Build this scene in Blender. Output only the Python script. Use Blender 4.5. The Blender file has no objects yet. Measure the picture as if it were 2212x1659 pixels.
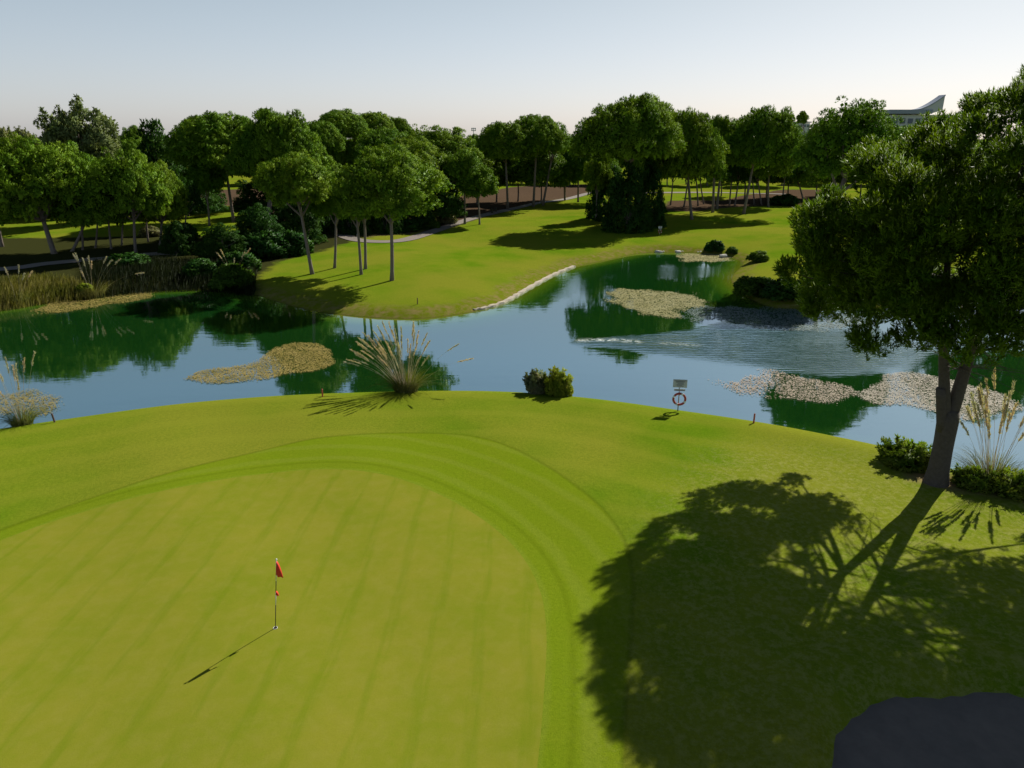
import bpy, math, random
import numpy as np
from mathutils import Vector
R = math.radians
rng = np.random.default_rng(7)
random.seed(7)
scene = bpy.context.scene
col = scene.collection

# ------------------------------------------------------------------ camera, sky, sun
CAMZ = 14.2
PITCH = R(19.157)
F = 1536.0                      # focal length in pixels of a 2212 x 1659 picture
CX, CY = 1106.0, 829.5
cd = bpy.data.cameras.new('camera')
cam = bpy.data.objects.new('camera', cd)
col.objects.link(cam)
cam.location = (0, 0, CAMZ)
cam.rotation_euler = (R(90) - PITCH, 0, 0)
cd.sensor_fit = 'HORIZONTAL'
cd.sensor_width = 36
cd.lens = 36 * F / 2212.0
cd.clip_start = 0.1
cd.clip_end = 9000
scene.camera = cam

SUN_AZ, SUN_EL = R(41.0), R(38.0)
S = Vector((math.sin(SUN_AZ) * math.cos(SUN_EL), math.cos(SUN_AZ) * math.cos(SUN_EL), math.sin(SUN_EL)))
ld = bpy.data.lights.new('sun', 'SUN')
ld.energy = 3.5
ld.angle = R(0.5)
ld.color = (1.0, 0.95, 0.84)
sun = bpy.data.objects.new('sun', ld)
sun.rotation_euler = (-S).to_track_quat('-Z', 'Y').to_euler()
sun.location = (30, 30, 60)
col.objects.link(sun)

w = bpy.data.worlds.new('World')
scene.world = w
w.use_nodes = True
nt = w.node_tree
nt.nodes.clear()
sky = nt.nodes.new('ShaderNodeTexSky')
sky.sky_type = 'NISHITA'
sky.sun_disc = False
sky.sun_elevation = SUN_EL
sky.sun_rotation = SUN_AZ
sky.altitude = 0
sky.air_density = 1.0
sky.dust_density = 1.3
sky.ozone_density = 1.0
# pale sky low down; the unseen zenith is darkened to cut fill in shadows
tc = nt.nodes.new('ShaderNodeTexCoord')
sx = nt.nodes.new('ShaderNodeSeparateXYZ')
nt.links.new(tc.outputs['Generated'], sx.inputs[0])
rmp = nt.nodes.new('ShaderNodeValToRGB')
while len(rmp.color_ramp.elements) < 6: rmp.color_ramp.elements.new(0.5)
for e, (p, c) in zip(rmp.color_ramp.elements, [(0.0, (.80, .815, .93)), (.16, (.655, .685, .71)), (.30, (.68, .82, .94)), (.45, (.48, .62, .78)), (.58, (.09, .12, .18)), (1.0, (.02, .03, .05))]):
    e.position = p; e.color = (*c, 1)
nt.links.new(sx.outputs[2], rmp.inputs[0])
gm = nt.nodes.new('ShaderNodeGamma'); gm.inputs[1].default_value = 0.5
nt.links.new(sky.outputs[0], gm.inputs[0])
sc = nt.nodes.new('ShaderNodeVectorMath'); sc.operation = 'SCALE'; sc.inputs[3].default_value = 1.3
nt.links.new(gm.outputs[0], sc.inputs[0])
mul = nt.nodes.new('ShaderNodeMix')
mul.data_type = 'RGBA'
mul.blend_type = 'MULTIPLY'
mul.inputs[0].default_value = 1.0
nt.links.new(sc.outputs[0], mul.inputs[6])
nt.links.new(rmp.outputs[0], mul.inputs[7])
bg = nt.nodes.new('ShaderNodeBackground')
bg.inputs[1].default_value = 0.15
wo = nt.nodes.new('ShaderNodeOutputWorld')
nt.links.new(mul.outputs[2], bg.inputs[0])
nt.links.new(bg.outputs[0], wo.inputs[0])
scene.view_settings.view_transform = 'Standard'
scene.view_settings.look = 'None'
scene.view_settings.exposure = 0.9
scene.view_settings.gamma = 1.0
scene.cycles.max_bounces = 6
scene.cycles.sample_clamp_direct = 6.0
scene.cycles.transparent_max_bounces = 4

# ------------------------------------------------------------------ small helpers
def tag(o, label=None, cat=None, group=None, kind=None):
    if label: o['label'] = label
    if cat: o['category'] = cat
    if group: o['group'] = group
    if kind: o['kind'] = kind
    return o

def empty(name, loc=(0, 0, 0), label=None, cat=None, group=None):
    o = bpy.data.objects.new(name, None)
    o.empty_display_size = 0.3
    o.location = loc
    col.objects.link(o)
    return tag(o, label, cat, group)

def link_mesh(name, me, mat=None, parent=None, loc=(0, 0, 0)):
    if mat is not None and len(me.materials) == 0:
        me.materials.append(mat)
    o = bpy.data.objects.new(name, me)
    o.location = loc
    col.objects.link(o)
    if parent is not None: o.parent = parent
    return o

def np_mesh(name, verts, faces, smooth=True, normals=None, attrs=None):
    """verts (N,3), faces (M,k) arrays"""
    verts = np.asarray(verts, np.float32)
    faces = np.asarray(faces, np.int32)
    me = bpy.data.meshes.new(name)
    me.vertices.add(len(verts))
    me.vertices.foreach_set('co', verts.ravel())
    M, k = faces.shape
    me.loops.add(M * k)
    me.loops.foreach_set('vertex_index', faces.ravel())
    me.polygons.add(M)
    me.polygons.foreach_set('loop_start', np.arange(0, M * k, k, dtype=np.int32))
    try:
        me.polygons.foreach_set('loop_total', np.full(M, k, dtype=np.int32))
    except Exception:
        pass
    if smooth:
        me.polygons.foreach_set('use_smooth', np.ones(M, dtype=bool))
    me.update(calc_edges=True)
    me.validate()
    if attrs:
        for an, arr in attrs.items():
            a = me.attributes.new(an, 'FLOAT', 'POINT')
            a.data.foreach_set('value', np.asarray(arr, np.float32).ravel())
    if normals is not None:
        me.normals_split_custom_set_from_vertices(np.asarray(normals, np.float32))
    return me

def py_mesh(name, verts, faces, smooth=False):
    me = bpy.data.meshes.new(name)
    me.from_pydata([tuple(map(float, v)) for v in verts], [], faces)
    if smooth:
        for p in me.polygons: p.use_smooth = True
    me.update()
    return me

class MB:
    """collects boxes and tubes into one mesh"""
    def __init__(s): s.v = []; s.f = []
    def tube(s, pts, rad, n=8, cap=True):
        pts = [Vector(p) for p in pts]
        b0 = len(s.v)
        up = Vector((0.13, 0.97, 0.2))
        for i, p in enumerate(pts):
            a = pts[max(i - 1, 0)]; b = pts[min(i + 1, len(pts) - 1)]
            t = (b - a).normalized()
            u = t.cross(up)
            if u.length < 1e-3: u = t.cross(Vector((1, 0, 0)))
            u.normalize(); q = t.cross(u)
            r = rad[i] if hasattr(rad, '__len__') else rad
            for k in range(n):
                an = 2 * math.pi * k / n
                s.v.append(p + u * (r * math.cos(an)) + q * (r * math.sin(an)))
        for i in range(len(pts) - 1):
            for k in range(n):
                a = b0 + i * n + k; b = b0 + i * n + (k + 1) % n
                s.f.append((a, b, b + n, a + n))
        if cap:
            s.f.append(tuple(b0 + k for k in range(n))[::-1])
            s.f.append(tuple(b0 + (len(pts) - 1) * n + k for k in range(n)))
    def box(s, c, d, rz=0.0):
        b0 = len(s.v); cs, sn = math.cos(rz), math.sin(rz)
        for dz in (-.5, .5):
            for dx, dy in ((-.5, -.5), (.5, -.5), (.5, .5), (-.5, .5)):
                x, y = dx * d[0], dy * d[1]
                s.v.append((c[0] + x * cs - y * sn, c[1] + x * sn + y * cs, c[2] + dz * d[2]))
        for q in ((0, 3, 2, 1), (4, 5, 6, 7), (0, 1, 5, 4), (1, 2, 6, 5), (2, 3, 7, 6), (3, 0, 4, 7)):
            s.f.append(tuple(b0 + i for i in q))
    def torus(s, c, Rr, r, n=32, m=10, ax=0.0, a0=0.0, a1=2 * math.pi, rz=0.0):
        """ring standing upright, its axis along y turned by rz"""
        b0 = len(s.v); full = abs(a1 - a0 - 2 * math.pi) < 1e-6
        nn = n if full else n + 1
        cs, sn = math.cos(rz), math.sin(rz)
        for i in range(nn):
            a = a0 + (a1 - a0) * i / n
            for j in range(m):
                b = 2 * math.pi * j / m
                rr = Rr + r * math.cos(b)
                x = rr * math.cos(a); z = rr * math.sin(a); y = r * math.sin(b)
                s.v.append((c[0] + x * cs - y * sn, c[1] + x * sn + y * cs, c[2] + z))
        for i in range(n):
            i2 = (i + 1) % nn if full else i + 1
            for j in range(m):
                a = b0 + i * m + j; b = b0 + i * m + (j + 1) % m
                c2 = b0 + i2 * m + (j + 1) % m; d = b0 + i2 * m + j
                s.f.append((a, d, c2, b))
        if not full:
            s.f.append(tuple(b0 + j for j in range(m)))
            s.f.append(tuple(b0 + n * m + j for j in range(m))[::-1])
    def build(s, name, mat, parent=None, smooth=False, loc=(0, 0, 0)):
        return link_mesh(name, py_mesh(name, s.v, s.f, smooth), mat, parent, loc)

# ------------------------------------------------------------------ from picture to place
cP, sP = math.cos(PITCH), math.sin(PITCH)
def ray(u, v):
    x = (u - CX) / F; q = (CY - v) / F
    return x, cP + q * sP, -sP + q * cP
def on_z(u, v, z=0.0):
    x, y, dz = ray(u, v)
    t = (z - CAMZ) / dz
    return x * t, y * t
def on_y(u, v, Y):
    x, y, dz = ray(u, v)
    t = Y / y
    return x * t, CAMZ + dz * t

def smooth_closed(pts, n=6):
    P = np.array(pts, float); out = []
    N = len(P)
    for i in range(N):
        p0, p1, p2, p3 = P[i - 1], P[i], P[(i + 1) % N], P[(i + 2) % N]
        for k in range(n):
            t = k / n
            out.append(0.5 * ((2 * p1) + (-p0 + p2) * t + (2 * p0 - 5 * p1 + 4 * p2 - p3) * t * t + (-p0 + 3 * p1 - 3 * p2 + p3) * t ** 3))
    return np.array(out)
def smooth_open(pts, n=6):
    P = np.array(pts, float); N = len(P); out = []
    for i in range(N - 1):
        p0, p1, p2, p3 = P[max(i - 1, 0)], P[i], P[i + 1], P[min(i + 2, N - 1)]
        for k in range(n):
            t = k / n
            out.append(0.5 * ((2 * p1) + (-p0 + p2) * t + (2 * p0 - 5 * p1 + 4 * p2 - p3) * t * t + (-p0 + 3 * p1 - 3 * p2 + p3) * t ** 3))
    out.append(P[-1])
    return np.array(out)

def seg_dist(X, Y, P, closed=True):
    """distance of every point to a polyline"""
    d2 = np.full(X.shape, 1e18)
    n = len(P)
    for i in range(n if closed else n - 1):
        ax, ay = P[i]; bx, by = P[(i + 1) % n]
        vx, vy = bx - ax, by - ay
        L = vx * vx + vy * vy + 1e-12
        t = np.clip(((X - ax) * vx + (Y - ay) * vy) / L, 0, 1)
        d2 = np.minimum(d2, (X - ax - t * vx) ** 2 + (Y - ay - t * vy) ** 2)
    return np.sqrt(d2)
def inside(X, Y, P):
    r = np.zeros(X.shape, bool)
    n = len(P)
    for i in range(n):
        ax, ay = P[i]; bx, by = P[(i + 1) % n]
        c = ((ay > Y) != (by > Y))
        with np.errstate(divide='ignore', invalid='ignore'):
            xi = (bx - ax) * (Y - ay) / (by - ay + 1e-15) + ax
        r ^= c & (X < xi)
    return r
def sdist(X, Y, P):
    return np.where(inside(X, Y, P), 1, -1) * seg_dist(X, Y, P)

# ------------------------------------------------------------------ outlines of the land
ZC = 1.53
crest = [(-420, 1000), (-200, 955), (0, 925), (200, 896), (400, 870), (600, 854), (800, 846), (1000, 843), (1150, 848),
         (1300, 862), (1460, 884), (1660, 914), (1870, 955), (1960, 978), (2050, 1010), (2130, 1042), (2212, 1062), (2400, 1120), (2700, 1215)]
near = smooth_open([on_z(u, v, ZC) for u, v in crest], 4)
NEAR = np.vstack([near, [(70, near[-1][1] - 20), (70, -60), (-70, -60), (-70, near[0][1] - 6)]])
shore = [(-500, 700), (-200, 685), (0, 668), (80, 655), (180, 645), (330, 629), (450, 625), (540, 634), (600, 652), (660, 668), (740, 681), (830, 688), (920, 688),
         (1020, 674), (1085, 655), (1130, 630), (1180, 602), (1240, 577), (1300, 564), (1370, 549), (1420, 545), (1500, 547), (1560, 552), (1605, 568),
         (1580, 600), (1600, 632), (1660, 662), (1730, 668), (1800, 668), (1950, 662), (2100, 650), (2300, 645), (2700, 650)]
shore_w = smooth_open([on_z(u, v, 0.0) for u, v in shore], 4)
FAR = np.vstack([shore_w, [(500, 70), (4000, 3500), (-4000, 3500), (-500, 60)]])
bunker_px = [(1795, 1900), (1788, 1700), (1800, 1580), (1850, 1515), (1950, 1482), (2080, 1477), (2212, 1492), (2400, 1550), (2500, 1700), (2450, 1950), (2200, 2100), (1950, 2080)]
BUNK = smooth_closed([on_z(u, v, 1.7) for u, v in bunker_px], 5)

def h_raw(X, Y):
    X = np.asarray(X, float); Y = np.asarray(Y, float)
    sn = -sdist(X, Y, NEAR)                       # >0 outside the near lawn
    t = np.maximum(sn + 1.6, 0)
    hn = 1.80 - 0.115 * t * t
    s1 = 1.2                                      # past this the slope runs straight
    t1 = 1.6 + s1
    hn = np.where(sn > s1, 1.80 - 0.115 * t1 * t1 - 0.66 * (sn - s1), hn)
    und = 0.05 * np.sin(X * 0.33 + 1.0) * np.sin(Y * 0.29) + 0.03 * np.sin(X * 0.8 + Y * 0.5)
    hn = np.where(sn < 3, hn + und * np.clip(-sn / 4, 0, 1), hn)
    sb = sdist(X, Y, BUNK)
    hn = hn - np.where(sb > -0.3, np.clip((sb + 0.3) * 0.45, 0, 0.75), 0) + np.where((sb < -0.1) & (sb > -1.8), 0.10 * np.sin(np.clip((sb + 1.8) / 1.7, 0, 1) * math.pi), 0)
    sf = sdist(X, Y, FAR)
    hf = 0.75 * (1 - np.exp(-np.maximum(sf, 0) / 1.6)) + 0.9 * (1 - np.exp(-np.maximum(sf, 0) / 25.0))
    hf += (0.10 * np.sin(X * 0.21 + Y * 0.13) + 0.08 * np.sin(X * 0.11 - Y * 0.23 + 2)) * np.clip(sf / 8, 0, 1)
    hf = np.where(sf < 0, np.maximum(0.30 * sf, -1.5), hf)
    h = np.maximum(hn, hf)
    h = np.maximum(h, np.clip((np.abs(X) - 112) * 0.2, -1.5, 1.3))
    return np.maximum(h, -1.5)

def axis_x():
    a = list(np.arange(0, 40, 0.30)); s = 0.30
    while a[-1] < 3800:
        s *= 1.05; a.append(a[-1] + min(s, 200))
    a = np.array(a); return np.concatenate([-a[:0:-1], a])
def axis_y():
    a = [-40, -25, -15, -8, -4]; a += list(np.arange(-2, 46, 0.24)); s = 0.24
    while a[-1] < 4000:
        s *= 1.012 if a[-1] < 130 else 1.08
        a.append(a[-1] + min(s, 200))
    return np.array(a)
GX, GY = axis_x(), axis_y()
XX, YY = np.meshgrid(GX, GY)
HH = h_raw(XX, YY)
def hgt(x, y):
    x = np.asarray(x, float); y = np.asarray(y, float)
    i = np.clip(np.searchsorted(GX, x) - 1, 0, len(GX) - 2)
    j = np.clip(np.searchsorted(GY, y) - 1, 0, len(GY) - 2)
    fx = np.clip((x - GX[i]) / (GX[i + 1] - GX[i]), 0, 1); fy = np.clip((y - GY[j]) / (GY[j + 1] - GY[j]), 0, 1)
    return (HH[j, i] * (1 - fx) * (1 - fy) + HH[j, i + 1] * fx * (1 - fy) + HH[j + 1, i] * (1 - fx) * fy + HH[j + 1, i + 1] * fx * fy)
def hit(u, v, floor=None):
    rx, ry, rz = ray(u, v)
    t = np.concatenate([np.linspace(8, 60, 900), np.geomspace(60, 2500, 1600)])
    g = hgt(rx * t, ry * t)
    if floor is not None: g = np.maximum(g, floor)
    below = CAMZ + rz * t < g
    if not below.any(): k = len(t) - 1
    else: k = int(np.argmax(below))
    a, b = t[max(k - 1, 0)], t[k]
    for _ in range(20):
        m = (a + b) / 2
        gg = float(hgt(rx * m, ry * m))
        if floor is not None: gg = max(gg, floor)
        if CAMZ + rz * m < gg: b = m
        else: a = m
    return Vector((rx * b, ry * b, CAMZ + rz * b))

def near_hit(u, v):
    for i in range(30):
        B = hit(u, v + i)
        if B.y < 46 and B.z > 1.2: break
    return B

# ------------------------------------------------------------------ materials
def new_mat(name):
    m = bpy.data.materials.new(name); m.use_nodes = True
    return m, m.node_tree, m.node_tree.nodes['Principled BSDF']
class NT:
    def __init__(s, nt): s.nt = nt
    def n(s, t, **k):
        x = s.nt.nodes.new(t)
        for a, b in k.items(): setattr(x, a, b)
        return x
    def l(s, a, b): s.nt.links.new(a, b)
    def noise(s, scale, detail=4, rough=.5, vec=None, dim='3D'):
        x = s.n('ShaderNodeTexNoise'); x.inputs['Scale'].default_value = scale; x.inputs['Detail'].default_value = detail
        x.inputs['Roughness'].default_value = rough
        if vec is not None: s.l(vec, x.inputs['Vector'])
        return x.outputs[0]
    def ramp(s, fac, stops, interp='LINEAR'):
        r = s.n('ShaderNodeValToRGB'); cr = r.color_ramp; cr.interpolation = interp
        while len(cr.elements) < len(stops): cr.elements.new(0.5)
        for e, (p, c) in zip(cr.elements, stops):
            e.position = p
            if not hasattr(c, '__len__'): c = (c, c, c)
            e.color = (*c, 1)
        s.l(fac, r.inputs[0]); return r.outputs[0]
    def mix(s, fac, a, b, mode='MIX'):
        m = s.n('ShaderNodeMix', data_type='RGBA', blend_type=mode)
        for i, x in ((0, fac), (6, a), (7, b)):
            if isinstance(x, bpy.types.NodeSocket): s.l(x, m.inputs[i])
            elif hasattr(x, '__len__'): m.inputs[i].default_value = (*x, 1)
            else: m.inputs[i].default_value = x
        return m.outputs[2]
    def math(s, op, a, b=0.0, c=None, clamp=False):
        m = s.n('ShaderNodeMath', operation=op); m.use_clamp = clamp
        for i, x in ((0, a), (1, b), (2, c)):
            if x is None: continue
            if isinstance(x, bpy.types.NodeSocket): s.l(x, m.inputs[i])
            else: m.inputs[i].default_value = x
        return m.outputs[0]
    def attr(s, name):
        a = s.n('ShaderNodeAttribute'); a.attribute_name = name; return a.outputs['Fac']
    def step(s, v, a, b):
        r = s.n('ShaderNodeMapRange'); r.interpolation_type = 'SMOOTHSTEP'
        s.l(v, r.inputs[0]); r.inputs[1].default_value = a; r.inputs[2].default_value = b
        return r.outputs[0]
    def bump(s, h, strength, dist, bsdf_in):
        b = s.n('ShaderNodeBump'); b.inputs['Strength'].default_value = strength; b.inputs['Distance'].default_value = dist
        s.l(h, b.inputs['Height']); s.l(b.outputs[0], bsdf_in)

def simple(name, c, rough=.6, noise=None, c2=None, metal=0.0, bump=None):
    m, nt_, b = new_mat(name); k = NT(nt_)
    b.inputs['Roughness'].default_value = rough; b.inputs['Metallic'].default_value = metal
    if c2 is None: c2 = tuple(x * 0.8 for x in c)
    g = k.n('ShaderNodeTexCoord').outputs['Object']
    f = k.noise(noise or 8, 4, .6, g)
    k.l(k.mix(f, c, c2), b.inputs['Base Color'])
    if bump: k.bump(f, bump, 0.02, b.inputs['Normal'])
    return m

# grass and soil of the ground
def ground_mat():
    m, nt_, b = new_mat('ground'); k = NT(nt_)
    pos = k.n('ShaderNodeNewGeometry').outputs['Position']
    n_big = k.noise(0.10, 3, .5, pos); n_mid = k.noise(0.7, 5, .6, pos); n_fine = k.noise(9.0, 5, .7, pos)
    n_tiny = k.noise(45.0, 3, .8, pos)
    lush = k.mix(k.ramp(k.noise(0.28, 5, .6, pos), [(.36, 0), (.62, 1)]), (.092, .172, .006), (.148, .198, .012))
    lush = k.mix(k.ramp(n_big, [(.38, 0), (.62, 1)]), lush, (.175, .195, .018))
    lush = k.mix(k.ramp(n_fine, [(.30, 0), (.70, 1)]), k.mix(1, lush, (.80, .85, .8), 'MULTIPLY'), k.mix(1, lush, (1.18, 1.13, 1.1), 'MULTIPLY'))
    # mowing of the apron round the green: faint bands that follow its edge
    sg = k.attr('sd_green')
    wob = k.math('MULTIPLY_ADD', k.noise(0.5, 2, .5, pos), 0.5, sg)
    band = k.math('SINE', k.math('MULTIPLY', wob, 5.4))
    band = k.step(band, 0.1, 1.0)
    ap = k.mix(k.math('MULTIPLY', band, 0.33), k.mix(n_mid, (.132, .205, .006), (.156, .200, .011)), (.190, .235, .026))
    ap = k.mix(k.ramp(n_fine, [(.3, 0), (.7, 1)]), k.mix(1, ap, (.9, .92, .9), 'MULTIPLY'), k.mix(1, ap, (1.1, 1.06, 1.1), 'MULTIPLY'))
    line2 = k.step(k.math('ABSOLUTE', k.math('ADD', k.math('ADD', sg, 0.62), k.math('MULTIPLY', n_mid, .12))), 0.16, 0.0)
    ap = k.mix(k.math('MULTIPLY', line2, .28), ap, (.075, .11, .003))
    sf = k.attr('sd_fringe')
    c = k.mix(k.step(sf, -0.05, 0.05), lush, ap)
    ln = k.step(k.math('ABSOLUTE', k.math('ADD', sf, k.math('MULTIPLY', k.math('SUBTRACT', n_mid, .5), .10))), 0.13, 0.02)
    c = k.mix(k.math('MULTIPLY', ln, .30), c, (.055, .075, .004))
    # second, fainter line outside the apron
    # mower sweeps on the lawn outside
    sw = k.math('SINE', k.math('MULTIPLY', k.math('ADD', k.attr('sd_near'), k.math('MULTIPLY', n_big, 3.0)), 2.6))
    c = k.mix(k.math('MULTIPLY', k.math('MULTIPLY', k.step(sw, .1, 1), k.step(sf, 0.0, -0.4)), k.math('MULTIPLY', k.step(k.attr('sd_near'), -.5, .5), .30)), c, (.20, .22, .02))
    # coarse, thin turf under the big pine
    rough_ = k.math('MULTIPLY', k.step(k.attr('sd_rough'), -2.5, 1.5), k.ramp(k.noise(4.0, 6, .8, pos), [(.46, 0), (.62, 1)]))
    c = k.mix(k.math('MULTIPLY', rough_, .7), c, (.26, .26, .07))
    # worn earth
    dirt = k.math('MULTIPLY', k.step(k.math('ADD', k.attr('sd_dirt'), k.math('MULTIPLY', k.math('SUBTRACT', n_mid, .5), 2.0)), -0.3, 0.7), k.ramp(n_fine, [(.25, .6), (.6, 1)]))
    c = k.mix(dirt, c, k.mix(n_fine, (.20, .14, .07), (.30, .21, .12)))
    # far bank: scrubby slope down to the water
    sh = k.attr('sd_far')
    bank = k.math('MULTIPLY', k.step(k.math('ADD', sh, k.math('MULTIPLY', k.math('SUBTRACT', k.noise(0.35, 3, .5, pos), .5), 3.0)), 2.6, 1.3), k.step(sh, -1.5, -0.2))
    c = k.mix(bank, c, k.mix(k.ramp(k.noise(1.6, 5, .7, pos), [(.42, 0), (.70, 1)]), (.125, .155, .008), (.22, .165, .065)))
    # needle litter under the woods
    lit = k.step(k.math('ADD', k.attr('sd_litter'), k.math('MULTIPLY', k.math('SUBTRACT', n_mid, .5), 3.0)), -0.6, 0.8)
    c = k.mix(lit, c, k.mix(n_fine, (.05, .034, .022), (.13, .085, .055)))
    marsh = k.step(k.math('ADD', k.attr('sd_marsh_shade'), k.math('MULTIPLY', k.math('SUBTRACT', n_mid, .5), 3.0)), -0.6, 0.8)  # dark marsh soil, extended under the left trees with their shade painted in
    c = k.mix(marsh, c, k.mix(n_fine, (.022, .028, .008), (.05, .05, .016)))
    # pond bed
    sep = k.n('ShaderNodeSeparateXYZ'); k.l(pos, sep.inputs[0])
    c = k.mix(k.step(sep.outputs[2], 0.10, -0.05), c, (.075, .075, .02))
    c = k.mix(k.ramp(n_tiny, [(.3, 0), (.7, 1)]), k.mix(1, c, (.90, .90, .90), 'MULTIPLY'), k.mix(1, c, (1.08, 1.08, 1.08), 'MULTIPLY'))
    k.l(c, b.inputs['Base Color'])
    b.inputs['Roughness'].default_value = 0.9
    b.inputs['Specular IOR Level'].default_value = 0.0
    k.bump(k.math('ADD', n_tiny, n_fine), 0.6, 0.03, b.inputs['Normal'])
    return m

fringe_px = [(-300, 1262), (0, 1144), (200, 1075), (420, 1008), (620, 958), (720, 942), (860, 933), (1000, 940), (1100, 968), (1200, 1022), (1290, 1090), (1345, 1160),
             (1366, 1240), (1364, 1340), (1352, 1500), (1345, 1659), (1330, 1900), (1100, 2200), (300, 2500), (-800, 2300), (-900, 1600)]
green_px = [(-420, 1370), (0, 1168), (200, 1100), (400, 1052), (560, 1022), (700, 1013), (820, 1024), (930, 1060), (1040, 1120), (1120, 1190), (1165, 1270), (1180, 1360),
            (1176, 1480), (1160, 1659), (1120, 1900), (900, 2150), (300, 2400), (-700, 2200), (-800, 1650)]
FRG = smooth_closed([on_z(u, v, 1.8) for u, v in fringe_px], 6)
GRN = smooth_closed([on_z(u, v, 1.8) for u, v in green_px], 6)
pz = lambda L, z: np.array([on_z(u, v, z) for u, v in L])
ROUGH = smooth_closed(pz([(1560, 1000), (1800, 985), (1950, 1000), (2300, 1050), (2500, 1300), (2300, 1700), (1500, 1659), (1420, 1300)], 1.7), 4)
DIRT = smooth_closed(pz([(1960, 1030), (2060, 1035), (2200, 1062), (2330, 1090), (2330, 1115), (2212, 1098), (2120, 1082), (2040, 1068), (1985, 1058)], 1.6), 4)
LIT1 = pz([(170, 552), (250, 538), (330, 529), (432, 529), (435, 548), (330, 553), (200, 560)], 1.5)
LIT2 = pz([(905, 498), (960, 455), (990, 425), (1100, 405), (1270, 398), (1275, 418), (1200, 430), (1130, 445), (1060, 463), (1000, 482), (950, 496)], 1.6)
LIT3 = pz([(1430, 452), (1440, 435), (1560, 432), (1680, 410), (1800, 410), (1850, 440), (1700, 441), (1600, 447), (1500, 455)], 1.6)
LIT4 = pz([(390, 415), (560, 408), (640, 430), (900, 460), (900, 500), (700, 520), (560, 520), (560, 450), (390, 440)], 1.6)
MARSH_SHADE = pz([(-400, 690), (-400, 520), (0, 519), (200, 519), (400, 515), (600, 512), (760, 512), (840, 508), (700, 545), (600, 565), (560, 600), (548, 636), (450, 630), (180, 650), (0, 672)], 1.0)

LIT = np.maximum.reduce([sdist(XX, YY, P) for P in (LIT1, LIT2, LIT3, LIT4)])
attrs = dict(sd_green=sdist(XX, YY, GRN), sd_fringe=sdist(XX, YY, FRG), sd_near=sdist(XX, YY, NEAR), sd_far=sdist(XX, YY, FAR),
             sd_rough=sdist(XX, YY, ROUGH), sd_dirt=sdist(XX, YY, DIRT), sd_litter=LIT, sd_marsh_shade=sdist(XX, YY, MARSH_SHADE))
def grid_faces(ny, nx):
    a = (np.arange(ny - 1)[:, None] * nx + np.arange(nx - 1)[None, :]).ravel()
    return np.stack([a, a + 1, a + nx + 1, a + nx], 1)
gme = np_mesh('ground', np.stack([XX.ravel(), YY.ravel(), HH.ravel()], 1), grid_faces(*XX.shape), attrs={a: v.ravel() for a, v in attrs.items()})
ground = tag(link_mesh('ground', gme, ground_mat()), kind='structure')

# sheets that lie on the ground
def sheet(name, P, mat, lift, rings=36, label=None):
    c = P.mean(0); n = len(P); V = []
    for i in range(rings + 1):
        s = 1 - i / rings
        q = c + (P - c) * s
        z = hgt(q[:, 0], q[:, 1]) + lift
        V.append(np.column_stack([q, z]))
    V = np.vstack(V); fs = []
    for i in range(rings):
        for j in range(n):
            fs.append((i * n + j, i * n + (j + 1) % n, (i + 1) * n + (j + 1) % n, (i + 1) * n + j))
    area = sum(P[i][0] * P[(i + 1) % n][1] - P[(i + 1) % n][0] * P[i][1] for i in range(n))
    fs = np.array(fs)
    if area < 0: fs = fs[:, ::-1]
    return tag(link_mesh(name, np_mesh(name, V, fs), mat), kind='structure')

def green_mat():
    m, nt_, b = new_mat('putting_green'); k = NT(nt_)
    pos = k.n('ShaderNodeNewGeometry').outputs['Position']
    a = np.array(on_z(765, 1050, 1.8)); d = np.array(on_z(505, 1560, 1.8))
    ang = math.atan2(*(d - a)[::-1])
    mp = k.n('ShaderNodeMapping'); mp.vector_type = 'POINT'; mp.inputs['Rotation'].default_value = (0, 0, -ang)
    k.l(pos, mp.inputs[0])
    sep = k.n('ShaderNodeSeparateXYZ'); k.l(mp.outputs[0], sep.inputs[0])
    mp2 = k.n('ShaderNodeMapping'); mp2.inputs['Scale'].default_value = (.25, 2.5, 1); k.l(mp.outputs[0], mp2.inputs[0])
    streak = k.noise(1.6, 4, .6, mp2.outputs[0])
    y = k.math('ADD', sep.outputs[1], k.math('MULTIPLY', k.noise(.30, 3, .55, pos), .65))
    wv = k.math('SINE', k.math('MULTIPLY', y, 2 * math.pi / 1.25))
    line = k.math('MULTIPLY', k.step(wv, .45, 1.0), k.ramp(streak, [(.38, 0), (.60, 1)]))
    n1 = k.noise(.45, 4, .6, pos); n2 = k.noise(2.2, 5, .65, pos); n3 = k.noise(30, 4, .8, pos)
    c = k.mix(k.ramp(n1, [(.35, 0), (.65, 1)]), (.166, .190, .014), (.198, .200, .020))
    c = k.mix(k.math('MULTIPLY', k.ramp(n2, [(.45, 0), (.75, 1)]), .45), c, (.228, .214, .038))
    c = k.mix(k.math('MULTIPLY', k.ramp(n2, [(.25, 1), (.42, 0)]), .35), c, (.128, .188, .006))
    c = k.mix(k.math('MULTIPLY', line, .36), c, (.108, .165, .004))
    c = k.mix(k.ramp(n3, [(.3, 0), (.7, 1)]), k.mix(1, c, (.92, .92, .92), 'MULTIPLY'), k.mix(1, c, (1.07, 1.07, 1.07), 'MULTIPLY'))
    k.l(c, b.inputs['Base Color']); b.inputs['Roughness'].default_value = .85; b.inputs['Specular IOR Level'].default_value = 0.0
    k.bump(n3, .35, .01, b.inputs['Normal'])
    return m
sheet('putting_green', GRN, green_mat(), 0.010)
BS = BUNK.mean(0) + (BUNK - BUNK.mean(0)) * 1.04
bs = sheet('bunker_sand', BS, simple('sand', (.17, .135, .11), .95, 3.5, (.10, .08, .065), bump=1.0), 0.0, 30)
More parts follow.
